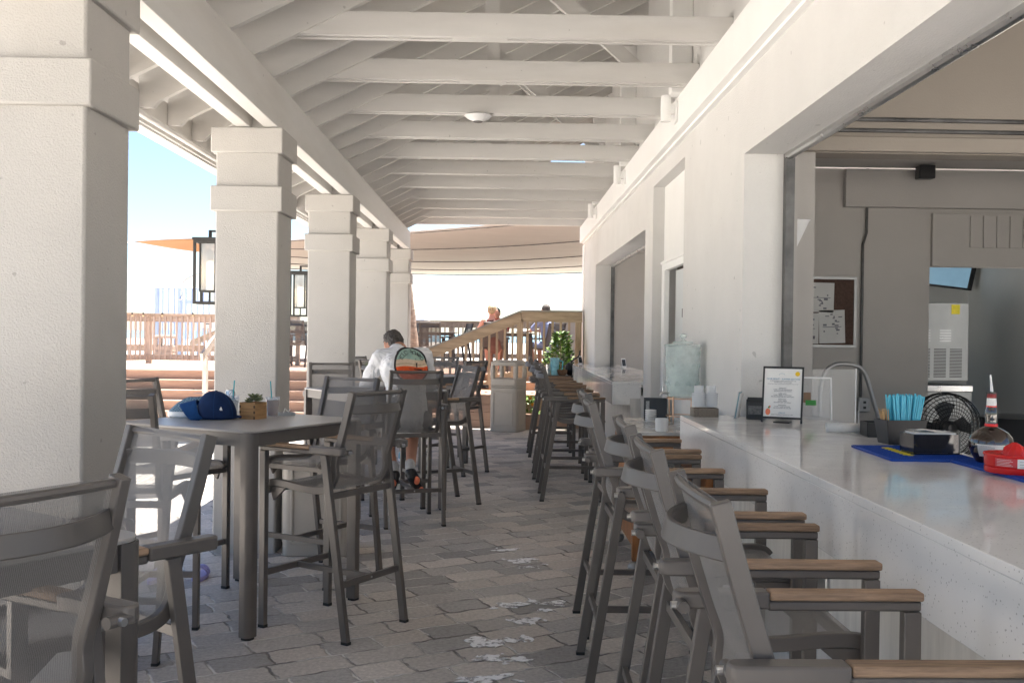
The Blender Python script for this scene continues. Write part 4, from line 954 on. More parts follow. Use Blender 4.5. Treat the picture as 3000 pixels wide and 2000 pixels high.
# card holder box
ch = thing('card_holder', 'small black open box holding cards, left of the framed menu sign', 'box', (1.50, 5.78, CT), R(-20))
f = MB().box(-.05, .05, -.035, .035, 0, .006)
f.box(-.05, .05, -.035, -.031, .0065, .10); f.box(-.05, .05, .031, .035, .0065, .125); f.box(-.05, -.046, -.0305, .0305, .0065, .115); f.box(.046, .05, -.0305, .0305, .0065, .115)
f.build('holder', M['black'], ch, bevel=.001, smooth=False); MB().box(-.04, .04, -.0355, -.0352, .03, .08).build('card', mat('dark_card', (.12,.12,.12), .4, .5, 60), ch)
# rolled paper
rp = thing('rolled_paper', 'white rolled paper menu lying beside the straw box', 'paper', (1.74, 4.98, CT+.027), R(-12))
def roll(off, r):
    f = MB()
    vs = []
    for i in range(25):
        a = 2*math.pi*1.15*i/24; rr = r-.004*i/24
        for x in (-.085, .085): vs.append((x*(1 if off == 0 else .9), off+rr*math.cos(a)*1.25, rr*math.sin(a)))
    f.add(vs, [(2*i, 2*i+1, 2*i+3, 2*i+2) for i in range(24)]); return f
roll(0, .026).build('sheet', M['paper'], rp, solid=.0012, ang=80)
# spindle
t = thing('receipt_spindle', 'thin upright steel spike behind the rolled paper', 'spindle', (1.86, 5.10, CT)); MB().lathe([(.035, 0), (.035, .004), (.003, .006)], n=16).build('base', M['black'], t); MB().tube([(0,0,.005),(0,0,.155)], .002, 6, .001).build('spike', M['plywhite'], t)
# mats
def barmat(x, y, w_, l_, rz, label, seed):
    t = thing('bar_mat', label, 'bar mat', (x, y, CT), R(rz), 'blue rubber bar mats')
    MB().prism(rrect(w_, l_, .012, 3), 0, .009).build('mat', M['matblue'], t, bevel=.002)
    n = MB(); nx = int(w_/.0085); ny = int(l_/.0085)
    for i in range(1, nx):
        for j in range(1, ny): n.box(-w_/2+i*.0085-.002, -w_/2+i*.0085+.002, -l_/2+j*.0085-.002, -l_/2+j*.0085+.002, .009, .0112)
    n.build('nubs', M['matblue'], t, smooth=False)['kind'] = 'stuff'
    q = random.Random(seed); g_ = MB()
    for k in range(16):
        yy = -l_*.28 + l_*.56*k/15; ww = .010+.012*abs(math.sin(k*1.7)); g_.box(-w_*.18-ww, -w_*.18+ww, yy-.006, yy+.0065, .0113, .0125)
    g_.build('printed_lettering', M['yellow'], t, smooth=False)
    return t
barmat(1.725, 4.10, .36, .50, -2, 'blue rubber bar mat under the straw box and napkin caddy', 1)
barmat(1.935, 3.56, .33, .64, 1, 'blue rubber bar mat under the dark bottle and red rimmer', 2)
MT = CT+.0116
sb = thing('straw_box', 'black tapered caddy packed with bright blue straws', 'straw holder', (1.80, 4.42, MT), R(8))
f = MB(); b_, t_ = .060, .072
vs = []
for (s, z) in ((b_, 0), (t_, .108), (t_-.004, .108), (b_-.004, .006)):
    for (i, j) in ((-1,-1),(1,-1),(1,1),(-1,1)): vs.append((i*s*1.35, j*s*.8, z))
f.add(vs, [(3,2,1,0)] + [(4*l+k, 4*l+(k+1) % 4, 4*l+4+(k+1) % 4, 4*l+4+k) for l in range(3) for k in range(4)] + [(12,13,14,15)])
f.build('box', M['black'], sb, bevel=.002, smooth=False)
f = MB(); q = random.Random(2)
for i in range(70):
    x = -.045 + .125*(i % 14)/13 + q.uniform(-.003,.003); y = -.035 + .07*(i//14)/4 + q.uniform(-.004,.004); ln = q.uniform(.205,.222)
    f.tube([(x*.72, y*.8, .008), (x*1.12+q.uniform(-.006,.006), y, ln)], .0038, 6)
o = f.build('straws', M['straw'], sb); o['kind'] = 'stuff'
f = MB()
for i in range(16):
    x = -.072+q.uniform(-.003,.012); y = q.uniform(-.035,.03); f.tube([(x, y, .02), (x-.020+q.uniform(-.010,.02), y*1.1, q.uniform(.140,.158))], .0018, 5)
o = f.build('stir_sticks', M['stick'], sb); o['kind'] = 'stuff'
M['smoke'] = mat('smoked_acrylic', (.03,.03,.035), .06, .05, 10, coat=.6, alpha=.95)
nc = thing('napkin_caddy', 'shiny black napkin caddy full of white napkins on the blue mat', 'napkin holder', (1.785, 4.06, MT), R(3))
f = MB().prism(rrect(.215, .125, .02, 4), 0, .006); 
f.prism([(-.107,-.062), (.06,-.062), (.085,-.055), (.102,-.035), (.107,0), (.107,.062), (.103,.062), (.103,0), (.098,-.033), (.083,-.051), (.06,-.058), (-.107,-.058)], .0065, .082)
f.box(-.107, -.103, -.0575, .062, .0065, .082); f.box(-.1025, .1025, .058, .062, .0065, .082)
f.build('caddy', M['smoke'], nc, smooth=False)
f = MB(); q = random.Random(9)
for k in range(9):
    mm = Matrix.Translation((-.005+q.uniform(-.004,.004), 0, .016+k*.008)) @ Matrix.Rotation(q.uniform(-.05,.05), 4, 'Z')
    f.box(-.085, .085, -.05, .05, 0, .0072, mm)
mm = Matrix.Translation((0,0,.0885)) @ Matrix.Rotation(.12, 4, 'Z') @ Matrix.Rotation(.05, 4, 'Y')
f.grid(lambda u, v: mm @ Vector((-.09+.18*u, -.045+.09*v, .004*math.sin(9*u+4*v)+.003)), 12, 6)
f.build('napkins', M['paper'], nc, smooth=False)
# dark condiment bin behind
t = thing('black_tray', 'black plastic condiment bin behind the napkin caddy', 'tray', (1.90, 4.85, CT), R(-6))
f = MB().box(-.10, .10, -.07, .07, 0, .006)
for s in (-1, 1): f.box(-.10, .10, s*.07-.003, s*.07+.003, .006, .07); f.box(s*.10-.003, s*.10+.003, -.067, .067, .006, .07)
f.build('bin', M['black'], t, smooth=False); MB().cbox((.10,.02,.09), (.03,.05,.04)).build('lid_knob', M['smoke'], t, bevel=.008)
t = thing('card_terminal', 'tilted dark card terminal right of the blue straws', 'terminal', (1.965, 4.72, CT), R(-25))
MB().box(-.035, .035, -.012, .012, 0, .15, Matrix.Rotation(R(-28), 4, 'Y') @ Matrix.Rotation(R(-15), 4, 'X')).build('body', M['black'], t, bevel=.006)
MB().box(-.028, .028, -.0135, -.0121, .07, .135, Matrix.Rotation(R(-28), 4, 'Y') @ Matrix.Rotation(R(-15), 4, 'X')).build('screen', M['smoke'], t)
# bottle
M['darkglass'] = mat('dark_bottle_glass', (.022,.008,.004), .04, .0, spec=.8, coat=1)
bt = thing('liqueur_bottle', 'round dark glass liqueur bottle with red ribbon and white pourer', 'bottle', (1.885, 3.77, MT))
MB().lathe([(.045,0),(.055,.004),(.058,.012),(.068,.030),(.078,.055),(.0795,.075),(.074,.098),(.060,.116),(.040,.128),(.024,.136),(.021,.142),(.022,.165),(.0245,.19),(.021,.205),(.016,.222),(.0155,.25)], n=32).build('glass', M['darkglass'], bt, ang=60)
MB().lathe([(.0225,.137),(.0235,.139),(.0235,.147),(.0225,.149)], n=24).build('ribbon', M['red'], bt)
MB().lathe([(.0175,.213),(.0185,.218),(.0172,.244),(.0165,.246)], n=20).build('neck_label', M['paper'], bt); MB().lathe([(.0188,.2125),(.0190,.2125),(.0190,.2175),(.0188,.2175)], n=20).build('label_stripe', M['red'], bt)
MB().lathe([(.0175,.247),(.0175,.260),(.0165,.262)], n=20).build('neck_band', mat('dark_red', (.25,.02,.02), .4, 0), bt); MB().lathe([(.018,.263),(.018,.268),(.010,.270)], n=18).build('collar', M['black'], bt)
MB().tube([(0,0,.268),(-.002,0,.295),(-.006,0,.335)], .0065, 10, .0028).build('pourer', M['plywhite'], bt)
BP = [(.058,.012),(.068,.030),(.078,.055),(.0795,.075),(.074,.098)]
def brad(z):
    for (r0, z0), (r1, z1) in zip(BP, BP[1:]):
        if z <= z1: return r0+(r1-r0)*(z-z0)/(z1-z0)+.0012
lb = MB().grid(lambda u, v: (brad(.028+.046*v)*math.cos(math.pi*1.16+u*1.15), brad(.028+.046*v)*math.sin(math.pi*1.16+u*1.15), .028+.046*v), 14, 8)
lb.build('label', M['paper'], bt)
f = MB()
for k in range(9):
    z = .034+k*.0042; rr = brad(z)+.0006
    f.sweep([(rr*math.cos(a), rr*math.sin(a), z) for a in [math.pi*1.15+i*.09*(1 if k % 4 else .8) for i in range(10)]], (0,0,1), .0012, .0006)
f.build('label_print', M['ink'], bt)
# red rimmer / juicer with nutrition label
rm = thing('citrus_rimmer', 'round red plastic citrus rimmer with a nutrition label on the bar mat', 'citrus juicer', (1.835, 3.50, MT))
MB().lathe([(.095,0),(.098,.004),(.098,.020),(.094,.022),(.098,.026),(.100,.058),(.103,.062),(.101,.067),(.094,.064),(.086,.058),(1e-6,.056)], n=36).build('dish', M['red'], rm, ang=50)
MB().lathe([(.042,.0555),(.040,.070),(.030,.088),(.016,.101),(1e-6,.106)], n=18).build('reamer', M['red'], rm)
f = MB()
for k in range(12):
    a = 2*math.pi*k/12; f.tube([(.041*math.cos(a), .041*math.sin(a), .062), (.031*math.cos(a+.2), .031*math.sin(a+.2), .088), (.006*math.cos(a+.5), .006*math.sin(a+.5), .105)], .0035, 5, .001)
f.build('ridges', M['red'], rm)
def arcpanel(a0, a1, z0, z1, r, name, mt, par): 
    f = MB(); n = 10; f.add([(r*math.cos(a0+(a1-a0)*i/n), r*math.sin(a0+(a1-a0)*i/n), z) for i in range(n+1) for z in (z0, z1)], [(2*i, 2*i+2, 2*i+3, 2*i+1) for i in range(n)]); return f.build(name, M[mt], par)
arcpanel(R(205), R(247), .026, .056, .0998, 'red_label', 'redlabel', rm); arcpanel(R(248), R(330), .024, .056, .1000, 'nutrition_label', 'paper', rm)
for k in range(6): arcpanel(R(252+(8 if k % 2 else 0)), R(268), .028+.0045*k, .0292+.0045*k, .1003, 'text_line', 'ink', rm); arcpanel(R(274), R(300-(5 if k % 3 else 0)), .028+.0045*k, .0292+.0045*k, .1003, 'text_line', 'ink', rm); arcpanel(R(304), R(326), .028+.0045*k, .0292+.0045*k, .1003, 'text_line', 'ink', rm)
for k in range(5): arcpanel(R(209), R(240-3*(k % 3)), .030+.005*k, .0312+.005*k, .1001, 'text_line', 'paper', rm)
# acrylic stands at the inner edge of the counter
t = thing('acrylic_stand', 'clear acrylic holder with white frame behind the menu sign', 'display stand', (1.83, 5.76, CT), R(-8))
mm = Matrix.Rotation(R(-8), 4, 'X')
MB().box(-.105, .105, -.0015, .0015, 0, .245, mm).build('panel', M['acrylic'], t, smooth=False); f = MB()
for s in (-1, 1): f.box(s*.107-.004, s*.107+.004, -.004, .004, 0, .25, mm)
f.box(-.102, .102, -.004, .004, .244, .252, mm); f.build('frame', M['plywhite'], t); MB().box(-.08, -.01, -.004, -.002, .10, .16, mm).build('brown_card', mat('brown_card', (.22,.13,.08), .6, .2), t); MB().box(-.04, .02, -.006, -.0045, .085, .115, mm).build('green_card', M['greenink'], t)
t = thing('acrylic_screen', 'tall clear acrylic screen standing behind the counter stand', 'screen', (2.04, 6.02, CT-.05), R(-4))
MB().box(-.13, .13, -.002, .002, 0, .34).build('panel', M['acrylic'], t, smooth=False); MB().box(.128, .134, -.004, .004, 0, .345).build('edge', M['plywhite'], t)
# cups, box and menus at the end of the near counter
t = thing('cup_dispenser', 'speckled brown box holding stacked clear plastic cups at the counter end', 'cup holder', (1.23, 5.93, CT), R(2))
MB().box(-.075, .075, -.05, .05, 0, .052).build('box', mat('speckled_brown', (.20,.165,.13), .6, .5, 160), t, bevel=.003)
for i, x in enumerate((-.035, .038)):
    f = MB()
    for k in range(7): f.lathe([(.030+.002*0, .0), (.0425, -.006), (.043, -.0), (.0415, .004)], (x, .0, .065+.012*k), 16)
    f.lathe([(.041, .06), (.028, .155+.0*i)], (x, 0, 0), 18); f.lathe([(.028, .155), (.030, .185)], (x, 0, 0), 18); f.build('stacked_cups', M['cupstack'], t)
t = thing('menu_booklets', 'white menu booklets with blue edges leaning on the wall', 'menu', (1.405, 5.90, CT), R(70))
for k in range(4): MB().box(-.065, .065, -.002, .002, 0, .155-.004*k, Matrix.Translation((0,-.004-.006*k,0)) @ Matrix.Rotation(R(9), 4, 'X')).build('booklet', M['paper'] if k != 1 else M['lightblue'], t, smooth=False)

# ---- serving cart with marble top in the gap
ct = thing('serving_cart', 'reddish wooden serving cart with marble top between the two counters', 'cart', (1.13, 6.90, 0))
MB().box(-.27, .325, -.53, .54, .905, .93).build('marble_top', M['marble'], ct, bevel=.003)
for sx in (-1, 1):
    for sy in (-1, 1): MB().box(sx*.235-.025, sx*.235+.025, sy*.49-.025, sy*.49+.025, .09, .904).build('leg', M['cart'], ct, bevel=.003)
for sy in (-1, 1): MB().box(-.209, .209, sy*.49-.012, sy*.49+.012, .80, .903).build('front_rail', M['cartx'], ct); 
for sx in (-1, 1): 
    MB().box(sx*.235-.012, sx*.235+.012, -.464, .464, .80, .903).build('side_rail', M['cartx'], ct)
    f = MB()
    for k in range(9): f.box(sx*.235-.008, sx*.235+.008, -.464+.104*k, -.464+.104*k+.098, .16, .79)
    f.build('side_panel', M['cart'], ct, bevel=.001)
MB().box(-.21, .21, -.47, .47, .40, .42).build('shelf', M['cartx'], ct); MB().box(-.21, .21, -.47, .47, .15, .17).build('shelf', M['cartx'], ct)
for sx in (-1, 1):
    for sy in (-1, 1): w_ = MB().cap((-.012,0,.045), (.012,0,.045), .04, .04, 12).build('caster', M['greentin'], ct); w_.location = (sx*.235, sy*.49, 0)
t = thing('steel_bin', 'stainless steel food pan on the cart shelf', 'pan', (1.08, 6.62, .421)); MB().prism(rrect(.30, .24, .04, 4), 0, .24).build('pan', M['steel'], t, bevel=.006); MB().prism(rrect(.32, .26, .045, 4), .241, .25).build('rim', M['steel'], t)
t = thing('folded_towel', 'folded white towels on the low shelf behind the stool', 'towel', (.985, 6.98, .422)); f = MB()
for k in range(4): f.prism([(p[0]+.004*k, p[1]) for p in rrect(.20, .22-.01*k, .03, 3)], .022*k, .022*k+.02)
f.build('towel', M['paper'], t, bevel=.008)
# glass drink dispenser on gold stand
CTM = .9305
gd_ = thing('drink_dispenser', 'pale green embossed glass water dispenser with lid on a gold stand', 'drink dispenser', (1.31, 7.08, CTM))
f = MB()
for k in range(4):
    a = R(45+90*k); f.tube([(.11*math.cos(a), .11*math.sin(a), 0), (.115*math.cos(a), .115*math.sin(a), .19)], .005, 7)
for z in (.05, .175): f.tube([(.112*math.cos(R(10*i)), .112*math.sin(R(10*i)), z) for i in range(37)], .004, 6)
f.build('stand', mat('gold_metal', (.62,.42,.30), .3, .05, metal=.9), gd_)
gl = [(.085,.182),(.105,.186),(.112,.20),(.118,.30),(.122,.45),(.125,.53),(.128,.545)]
jar = MB().lathe(gl, n=32).build('jar', M['aquathin'] if 'aquathin' in M else M['acrylic'], gd_, ang=60)
M['aqt'] = mat('pressed_glass', (.72,.84,.82), .06, .10, 22, .9, 34, alpha=.42, spec=.9, bdist=.02); jar.data.materials[0] = M['aqt']
M['water'] = mat('water_fill', (.70,.82,.80), .05, .05, alpha=.45)
MB().lathe([(1e-6,.19),(.104,.19),(.108,.20),(.114,.30),(.116,.385),(1e-6,.385)], n=28).build('water', M['water'], gd_)
MB().lathe([(.130,.547),(.134,.553),(.128,.560),(.075,.568),(.07,.582),(.03,.585),(.012,.592),(.012,.600),(.026,.612),(.026,.624),(.012,.636),(1e-6,.638)], n=28).build('lid', M['aqt'], gd_)
f = MB()
for ring, (zz, cnt) in enumerate(((.47, 9), (.39, 9), (.26, 9))):
    for k in range(cnt):
        a = 2*math.pi*(k+.5*(ring % 2))/cnt; r_ = .1195
        for p_ in range(5):
            b_ = R(-50+25*p_); c = Vector((r_*math.cos(a+.13*math.sin(b_)), r_*math.sin(a+.13*math.sin(b_)), zz+.028*math.cos(b_))); f.ell(c, (.006,.006,.012), Matrix.Rotation(0, 3, 'Z'), 6, 4)
f.build('embossing', M['aqt'], gd_)
MB().tube([(-.105,-.03,.215), (-.16,-.045,.215), (-.17,-.048,.195)], .010, 8).build('tap', M['steel'], gd_); MB().tube([(-.145,-.042,.222), (-.145,-.042,.26)], .006, 6).build('tap_lever', M['steel'], gd_)
t = thing('small_signboard', 'small black chalkboard leaning behind the dispenser stand', 'board', (1.16, 7.25, CTM), R(-8)); MB().box(-.10, .07, -.004, .004, 0, .165, Matrix.Rotation(R(-8), 4, 'X')).build('board', M['black'], t); MB().box(-.085, -.06, -.006, -.0041, .02, .14, Matrix.Rotation(R(-8), 4, 'X')).build('chalk_writing', mat('chalk', (.3,.3,.3), .8, .6, 200), t)
t = thing('ribbed_cup', 'white ribbed cup on the marble top against the counter', 'cup', (1.055, 6.42, CTM)); f = MB()
f.lathe([(.034,0),(.038,.004),(.040,.085),(.037,.085),(.034,.006)], n=24)
for k in range(24): a = 2*math.pi*k/24; f.tube([(.0385*math.cos(a), .0385*math.sin(a), .003), (.0405*math.cos(a), .0405*math.sin(a), .083)], .0022, 4)
f.build('cup', M['plywhite'], t)
t = thing('stacked_coasters', 'stack of white cup lids beside the chalkboard', 'lids', (1.09, 7.12, CTM)); f = MB()
for k in range(7): f.lathe([(.035, .013*k), (.042, .013*k+.002), (.038, .013*k+.009)], n=18)
f.build('lids', M['plywhite'], t)
for (x, y, lb) in ((1.36, 6.5, 'grey box behind the plastic cups on the cart'),): t = thing('storage_box', lb, 'box', (x, y, CTM)); MB().box(-.07, .06, -.06, .06, 0, .12).build('box', M['greentin'], t, bevel=.003)
t = thing('clear_bottle', 'clear acrylic carafe standing under the near counter edge', 'carafe', (1.22, 5.3, .2)); bpy.data.objects.remove(t)

# ---- far counter end: stand with tray, pitcher, basket and bag
t = thing('service_stand', 'small dark service stand at the end of the far counter', 'stand', (1.02, 16.05, 0)); MB().box(-.25, .15, -.25, .25, .87, .895).build('top', M['black'], t, bevel=.004)
for sx in (-.22, .12):
    for sy in (-.22, .22): MB().box(sx-.015, sx+.015, sy-.015, sy+.015, 0, .869).build('leg', M['frame'], t)
t = thing('water_pitcher', 'blue-tinted plastic pitcher at the end of the far counter', 'pitcher', (.88, 15.92, .896)); MB().lathe([(.055,0),(.06,.01),(.078,.27),(.082,.28)], n=20).build('pitcher', mat('blue_tint', (.30,.62,.72), .1, .3, 20, alpha=.7), t); MB().lathe([(1e-6,.01),(.056,.012),(.070,.19),(1e-6,.19)], n=16).build('liquid', M['straw'], t); MB().tube([(.07,0,.24),(.13,0,.22),(.12,0,.10),(.065,0,.06)], .009, 6).build('handle', M['straw'], t)
t = thing('steel_cup', 'steel shaker cup left of the blue pitcher', 'cup', (.775, 15.95, .896)); MB().lathe([(.035,0),(.045,.17),(.042,.17)], n=16).build('cup', M['steel'], t)
t = thing('wicker_bowl', 'small brown woven bowl right of the blue pitcher', 'bowl', (1.00, 15.88, .896)); MB().lathe([(.05,0),(.075,.03),(.085,.09),(.08,.09)], n=16).build('bowl', mat('wicker', (.16,.09,.05), .8, .5, 60, 1, 80, bdist=.02), t)
t = thing('black_bag', 'black shoulder bag with strap at the end of the far counter', 'bag', (1.13, 16.0, .896)); MB().ell((0,0,.10), (.08,.06,.11)).build('bag', M['black'], t); MB().tube(smoothpath([(-.03,0,.15),(.05,0,.24),(.14,0,.31),(.16,0,.40)], 4), .012, 6).build('strap', M['black'], t)
def bush(loc, h, r, n, label, name='leafy_bush', cat='bush', seed=1, flowers=0):
    t = thing(name, label, cat, loc); q = random.Random(seed); f = MB(); g_ = MB(); st_ = MB()
    for k in range(9):
        a = q.uniform(0, 6.28); rr = r*q.uniform(.1,.6); st_.tube([(0,0,0), (rr*.4*math.cos(a), rr*.4*math.sin(a), h*.5), (rr*math.cos(a), rr*math.sin(a), h*q.uniform(.75,1))], .008, 5, .003)
    for k in range(n):
        z = h*(q.random()**.8); rad = r*(1.05-(z/h)**2.2*.8)*(.35+.65*q.random()) + .02; a = q.uniform(0, 6.28)
        rad *= 1+.3*math.sin(3*a+z*9)
        c = Vector((rad*math.cos(a), rad*math.sin(a), z)); d = Vector((math.cos(a)+q.uniform(-.6,.6), math.sin(a)+q.uniform(-.6,.6), q.uniform(-.2,1.0))).normalized(); l = q.uniform(.05,.10); sd_ = d.cross(Vector((q.uniform(-1,1),q.uniform(-1,1),1))).normalized()*l*.22
        (f if q.random() < .45 else g_).add([c, c+d*l*.5+sd_, c+d*l, c+d*l*.5-sd_], [(0,1,2,3)])
    f.build('foliage', M['leaf'], t, smooth=False); g_.build('young_foliage', M['leaf2'], t, smooth=False); st_.build('stem', M['bark'], t)
    if flowers:
        fl_ = MB()
        for k in range(flowers): a = q.uniform(0,6.28); fl_.ell((r*.6*math.cos(a), -r*.8, h*q.uniform(.6,1.1)), (.03,.02,.03), n=8, k=5)
        fl_.build('flowers', mat('orange_flower', (.85,.33,.02), .6, .1), t)
    return t
tb2 = bush((1.02, 16.75, .57), 1.0, .235, 1500, 'leafy green bush in a pot beyond the far counter, in front of the railing')
MB().lathe([(.14,-.02),(.18,.20),(.17,.20)], n=16).build('pot', M['bin'], tb2)
tb3 = bush((.50, 16.12, .25), .26, .10, 120, 'trailing green plant with an orange flower beside the waste bin', 'flowering_plant', 'plant', 5, 2); MB().box(-.12, .12, -.10, .10, -.25, .0).build('planter', M['deck'], tb3)
for (x, y, lb) in ((1.86, 14.8, 'small white card stand on the far counter under the hatch'), (1.32, 16.2, 'small white card stand at the left end of the far counter')):
    t = thing('card_stand', lb, 'card stand', (x, y, CT), R(30)); MB().box(-.04, .04, -.004, .004, 0, .14, Matrix.Rotation(R(-14), 4, 'X')).build('card', M['plywhite'], t, bevel=.002); MB().box(-.032, .032, -.0055, -.0042, .02, .12, Matrix.Rotation(R(-14), 4, 'X')).build('face', M['black'], t); MB().box(-.04, .04, 0, .05, 0, .004).build('foot', M['plywhite'], t)

# ---- kitchen
t = thing('cork_board', 'cork notice board in an aluminium frame with printed sheets', 'notice board', (2.62, 8.385, 1.47)); f = MB()
f.box(-.40, .40, -.015, 0, 0, .022); f.box(-.40, .40, -.015, 0, .578, .60)
for s in (-1, 1): f.box(s*.389-.011, s*.389+.011, -.015, 0, .0225, .5775)
f.build('frame', M['greentin'], t); MB().box(-.377, .377, -.008, 0, .0225, .5775).build('cork', mat('cork', (.075,.045,.035), .9, .3, 60), t)
for k in range(2):
    for sx in (-1, 1): pass
pm = M['paper']
for (x0, x1, z0, z1, rr_) in ((-.12, .20, .30, .55, 1), (.09, .31, .03, .31, -2), (-.10, .08, .03, .29, 0)):
    mm = Matrix.Rotation(R(rr_), 4, 'Y'); MB().box(x0, x1, -.0105, -.0085, z0, z1, mm).build('sheet', M['greypaper'] if 'greypaper' in M else mat('printed_sheet', (.55,.55,.54), .7, .05), t, smooth=False)
    f = MB(); q = random.Random(int(100*x0)+50)
    for k in range(14):
        x = q.uniform(x0+.02, x1-.05); z = q.uniform(z0+.02, z1-.04); f.box(x, x+q.uniform(.01,.035), -.0112, -.0106, z, z+q.uniform(.008,.02), mm)
    f.box(x0+.03, x1-.03, -.0112, -.0106, z0+(z1-z0)*.48, z0+(z1-z0)*.50, mm); f.build('diagram', M['ink'], t, smooth=False)
t = thing('ice_machine', 'grey vented ice machine in the back room', 'ice machine', (4.62, 10.75, 1.07)); MB().box(-.42, .35, -.3, .3, .04, .87).build('cabinet', mat('machine_grey', (.38,.39,.385), .4, .05, metal=.4), t, bevel=.008)
f = MB()
for c_ in range(4):
    for k in range(20): f.box(-.36+.17*c_, -.36+.17*c_+.13, -.3025, -.3005, .08+.0155*k, .08+.0155*k+.007)
f.build('vent', M['black'], t, smooth=False); f = MB()
for c_ in range(2):
    for k in range(5): f.box(-.18+.22*c_, -.18+.22*c_+.12, -.304, -.3005, .46+.028*k, .46+.028*k+.008)
f.build('louvres', M['steel'], t, smooth=False); MB().box(.16, .25, -.303, -.3005, .75, .85).build('sticker', M['yellow'], t); MB().ell((-.15,-.05,.875), (.16,.12,.04)).build('cover', M['black'], t)
t = thing('ice_storage_bin', 'steel ice bin cabinet below the ice machine', 'ice bin', (4.62, 10.75, 0.02)); MB().box(-.45, .38, -.33, .33, 0, .98).build('body', mat('bin_steel', (.30,.31,.305), .4, .05, metal=.5), t, bevel=.006); MB().box(-.45, .385, -.34, .335, .981, 1.045).build('lid', M['steel'], t, bevel=.004)
t = thing('wall_television', 'tilted wall television showing pale blue, high in the back room', 'television', (5.02, 11.35, 2.30), R(0)); mm = Matrix.Rotation(R(6), 4, 'Y') @ Matrix.Rotation(R(12), 4, 'X')
MB().box(-.55, .42, -.03, .03, -.14, .42, mm).build('case', M['black'], t, bevel=.004); MB().box(-.53, .36, -.034, -.0305, -.115, .40, mm).build('screen', mat('tv_screen', (.12,.22,.30), .15, .1, 4, emit=((.25,.42,.55), .12)), t); 
t = thing('hand_truck', 'bent steel tube handle of a hand truck in the kitchen', 'hand truck', (0,0,0)); MB().tube(smoothpath([(2.50,7.6,.1),(2.52,7.75,.9),(2.545,7.8,1.20),(2.62,7.8,1.325),(2.75,7.8,1.345),(2.87,7.8,1.30),(2.94,7.8,1.12),(3.02,7.75,.75),(3.06,7.6,.1)], 6), .017, 10).build('tube', M['greentin'], t); MB().box(2.52, 3.03, 7.70, 7.74, .60, .63).build('cross_bar', M['steel'], t)
t = thing('outlet_box', 'grey electrical outlet box below the conduit on the kitchen wall', 'outlet', (3.09, 8.36, .93)); MB().box(-.045, .045, -.02, .04, 0, .12).build('box', M['greentin'], t, bevel=.004); MB().box(-.012, .012, -.0225, -.0205, .025, .045).build('socket', M['black'], t); MB().box(-.012, .012, -.0225, -.0205, .07, .09).build('socket', M['black'], t)
fn_ = thing('floor_fan', 'large round black cage fan behind the counter', 'fan', (3.17, 7.0, .93)); f = MB()
for yy, rr in ((-.085, .215), (-.09, .19), (-.09, .165), (-.10, .14), (-.105, .115), (-.11, .09), (-.11, .065), (-.06, .235), (.05, .235), (0, .24)): f.tube([(rr*math.cos(R(12*i)), yy, rr*math.sin(R(12*i))) for i in range(31)], .003 if rr < .23 else .006, 5)
for k in range(48):
    a = 2*math.pi*k/48; f.tube([(.03*math.cos(a), -.115, .03*math.sin(a)), (.12*math.cos(a+.12), -.11, .12*math.sin(a+.12)), (.205*math.cos(a+.2), -.085, .205*math.sin(a+.2)), (.237*math.cos(a+.22), -.03, .237*math.sin(a+.22)), (.235*math.cos(a+.22), .05, .235*math.sin(a+.22))], .0022, 4)
f.build('cage', M['black'], fn_); f = MB()
for k in range(4):
    a = math.pi*k/2; f.add([(.03*math.cos(a), -.03, .03*math.sin(a)), (.17*math.cos(a-.3), -.05, .17*math.sin(a-.3)), (.185*math.cos(a+.1), -.01, .185*math.sin(a+.1)), (.15*math.cos(a+.5), .02, .15*math.sin(a+.5)), (.03*math.cos(a+.6), .0, .03*math.sin(a+.6))], [(0,1,2,3,4)])
f.build('blades', M['darksteel'], fn_); MB().lathe([(.05, -.11), (.05, .08)], n=16, m=Matrix.Rotation(math.pi/2, 4, 'X')).build('motor', M['black'], fn_); MB().tube([(0,.03,-.2),(0,.03,-.92)], .02, 8).build('stand', M['black'], fn_); MB().lathe([(.2,-.93),(.2,-.90),(.03,-.89)], (0,.03,0), 20).build('base', M['black'], fn_)
t = thing('lintel_box', 'small black box under the kitchen ceiling', 'sensor', (3.52, 8.2, 2.88)); MB().box(-.07, .06, -.05, .05, 0, .11).build('box', M['black'], t, bevel=.006)
t = thing('kitchen_sconce', 'white half-cone wall sconce on the inner pilaster', 'light', (1.86, 6.298, 2.10)); MB().lathe([(.01,0),(.10,.19),(.11,.20),(1e-6,.20)], n=20, sy=.5).build('shade', M['plywhite'], t)
t = thing('trash_bag_can', 'black bin seen beside the fan', 'bin', (3.55, 6.8, 0.02)); MB().lathe([(.17,0),(.20,.98),(.21,1.0),(.1,1.02)], n=18).build('bin', M['black'], t)

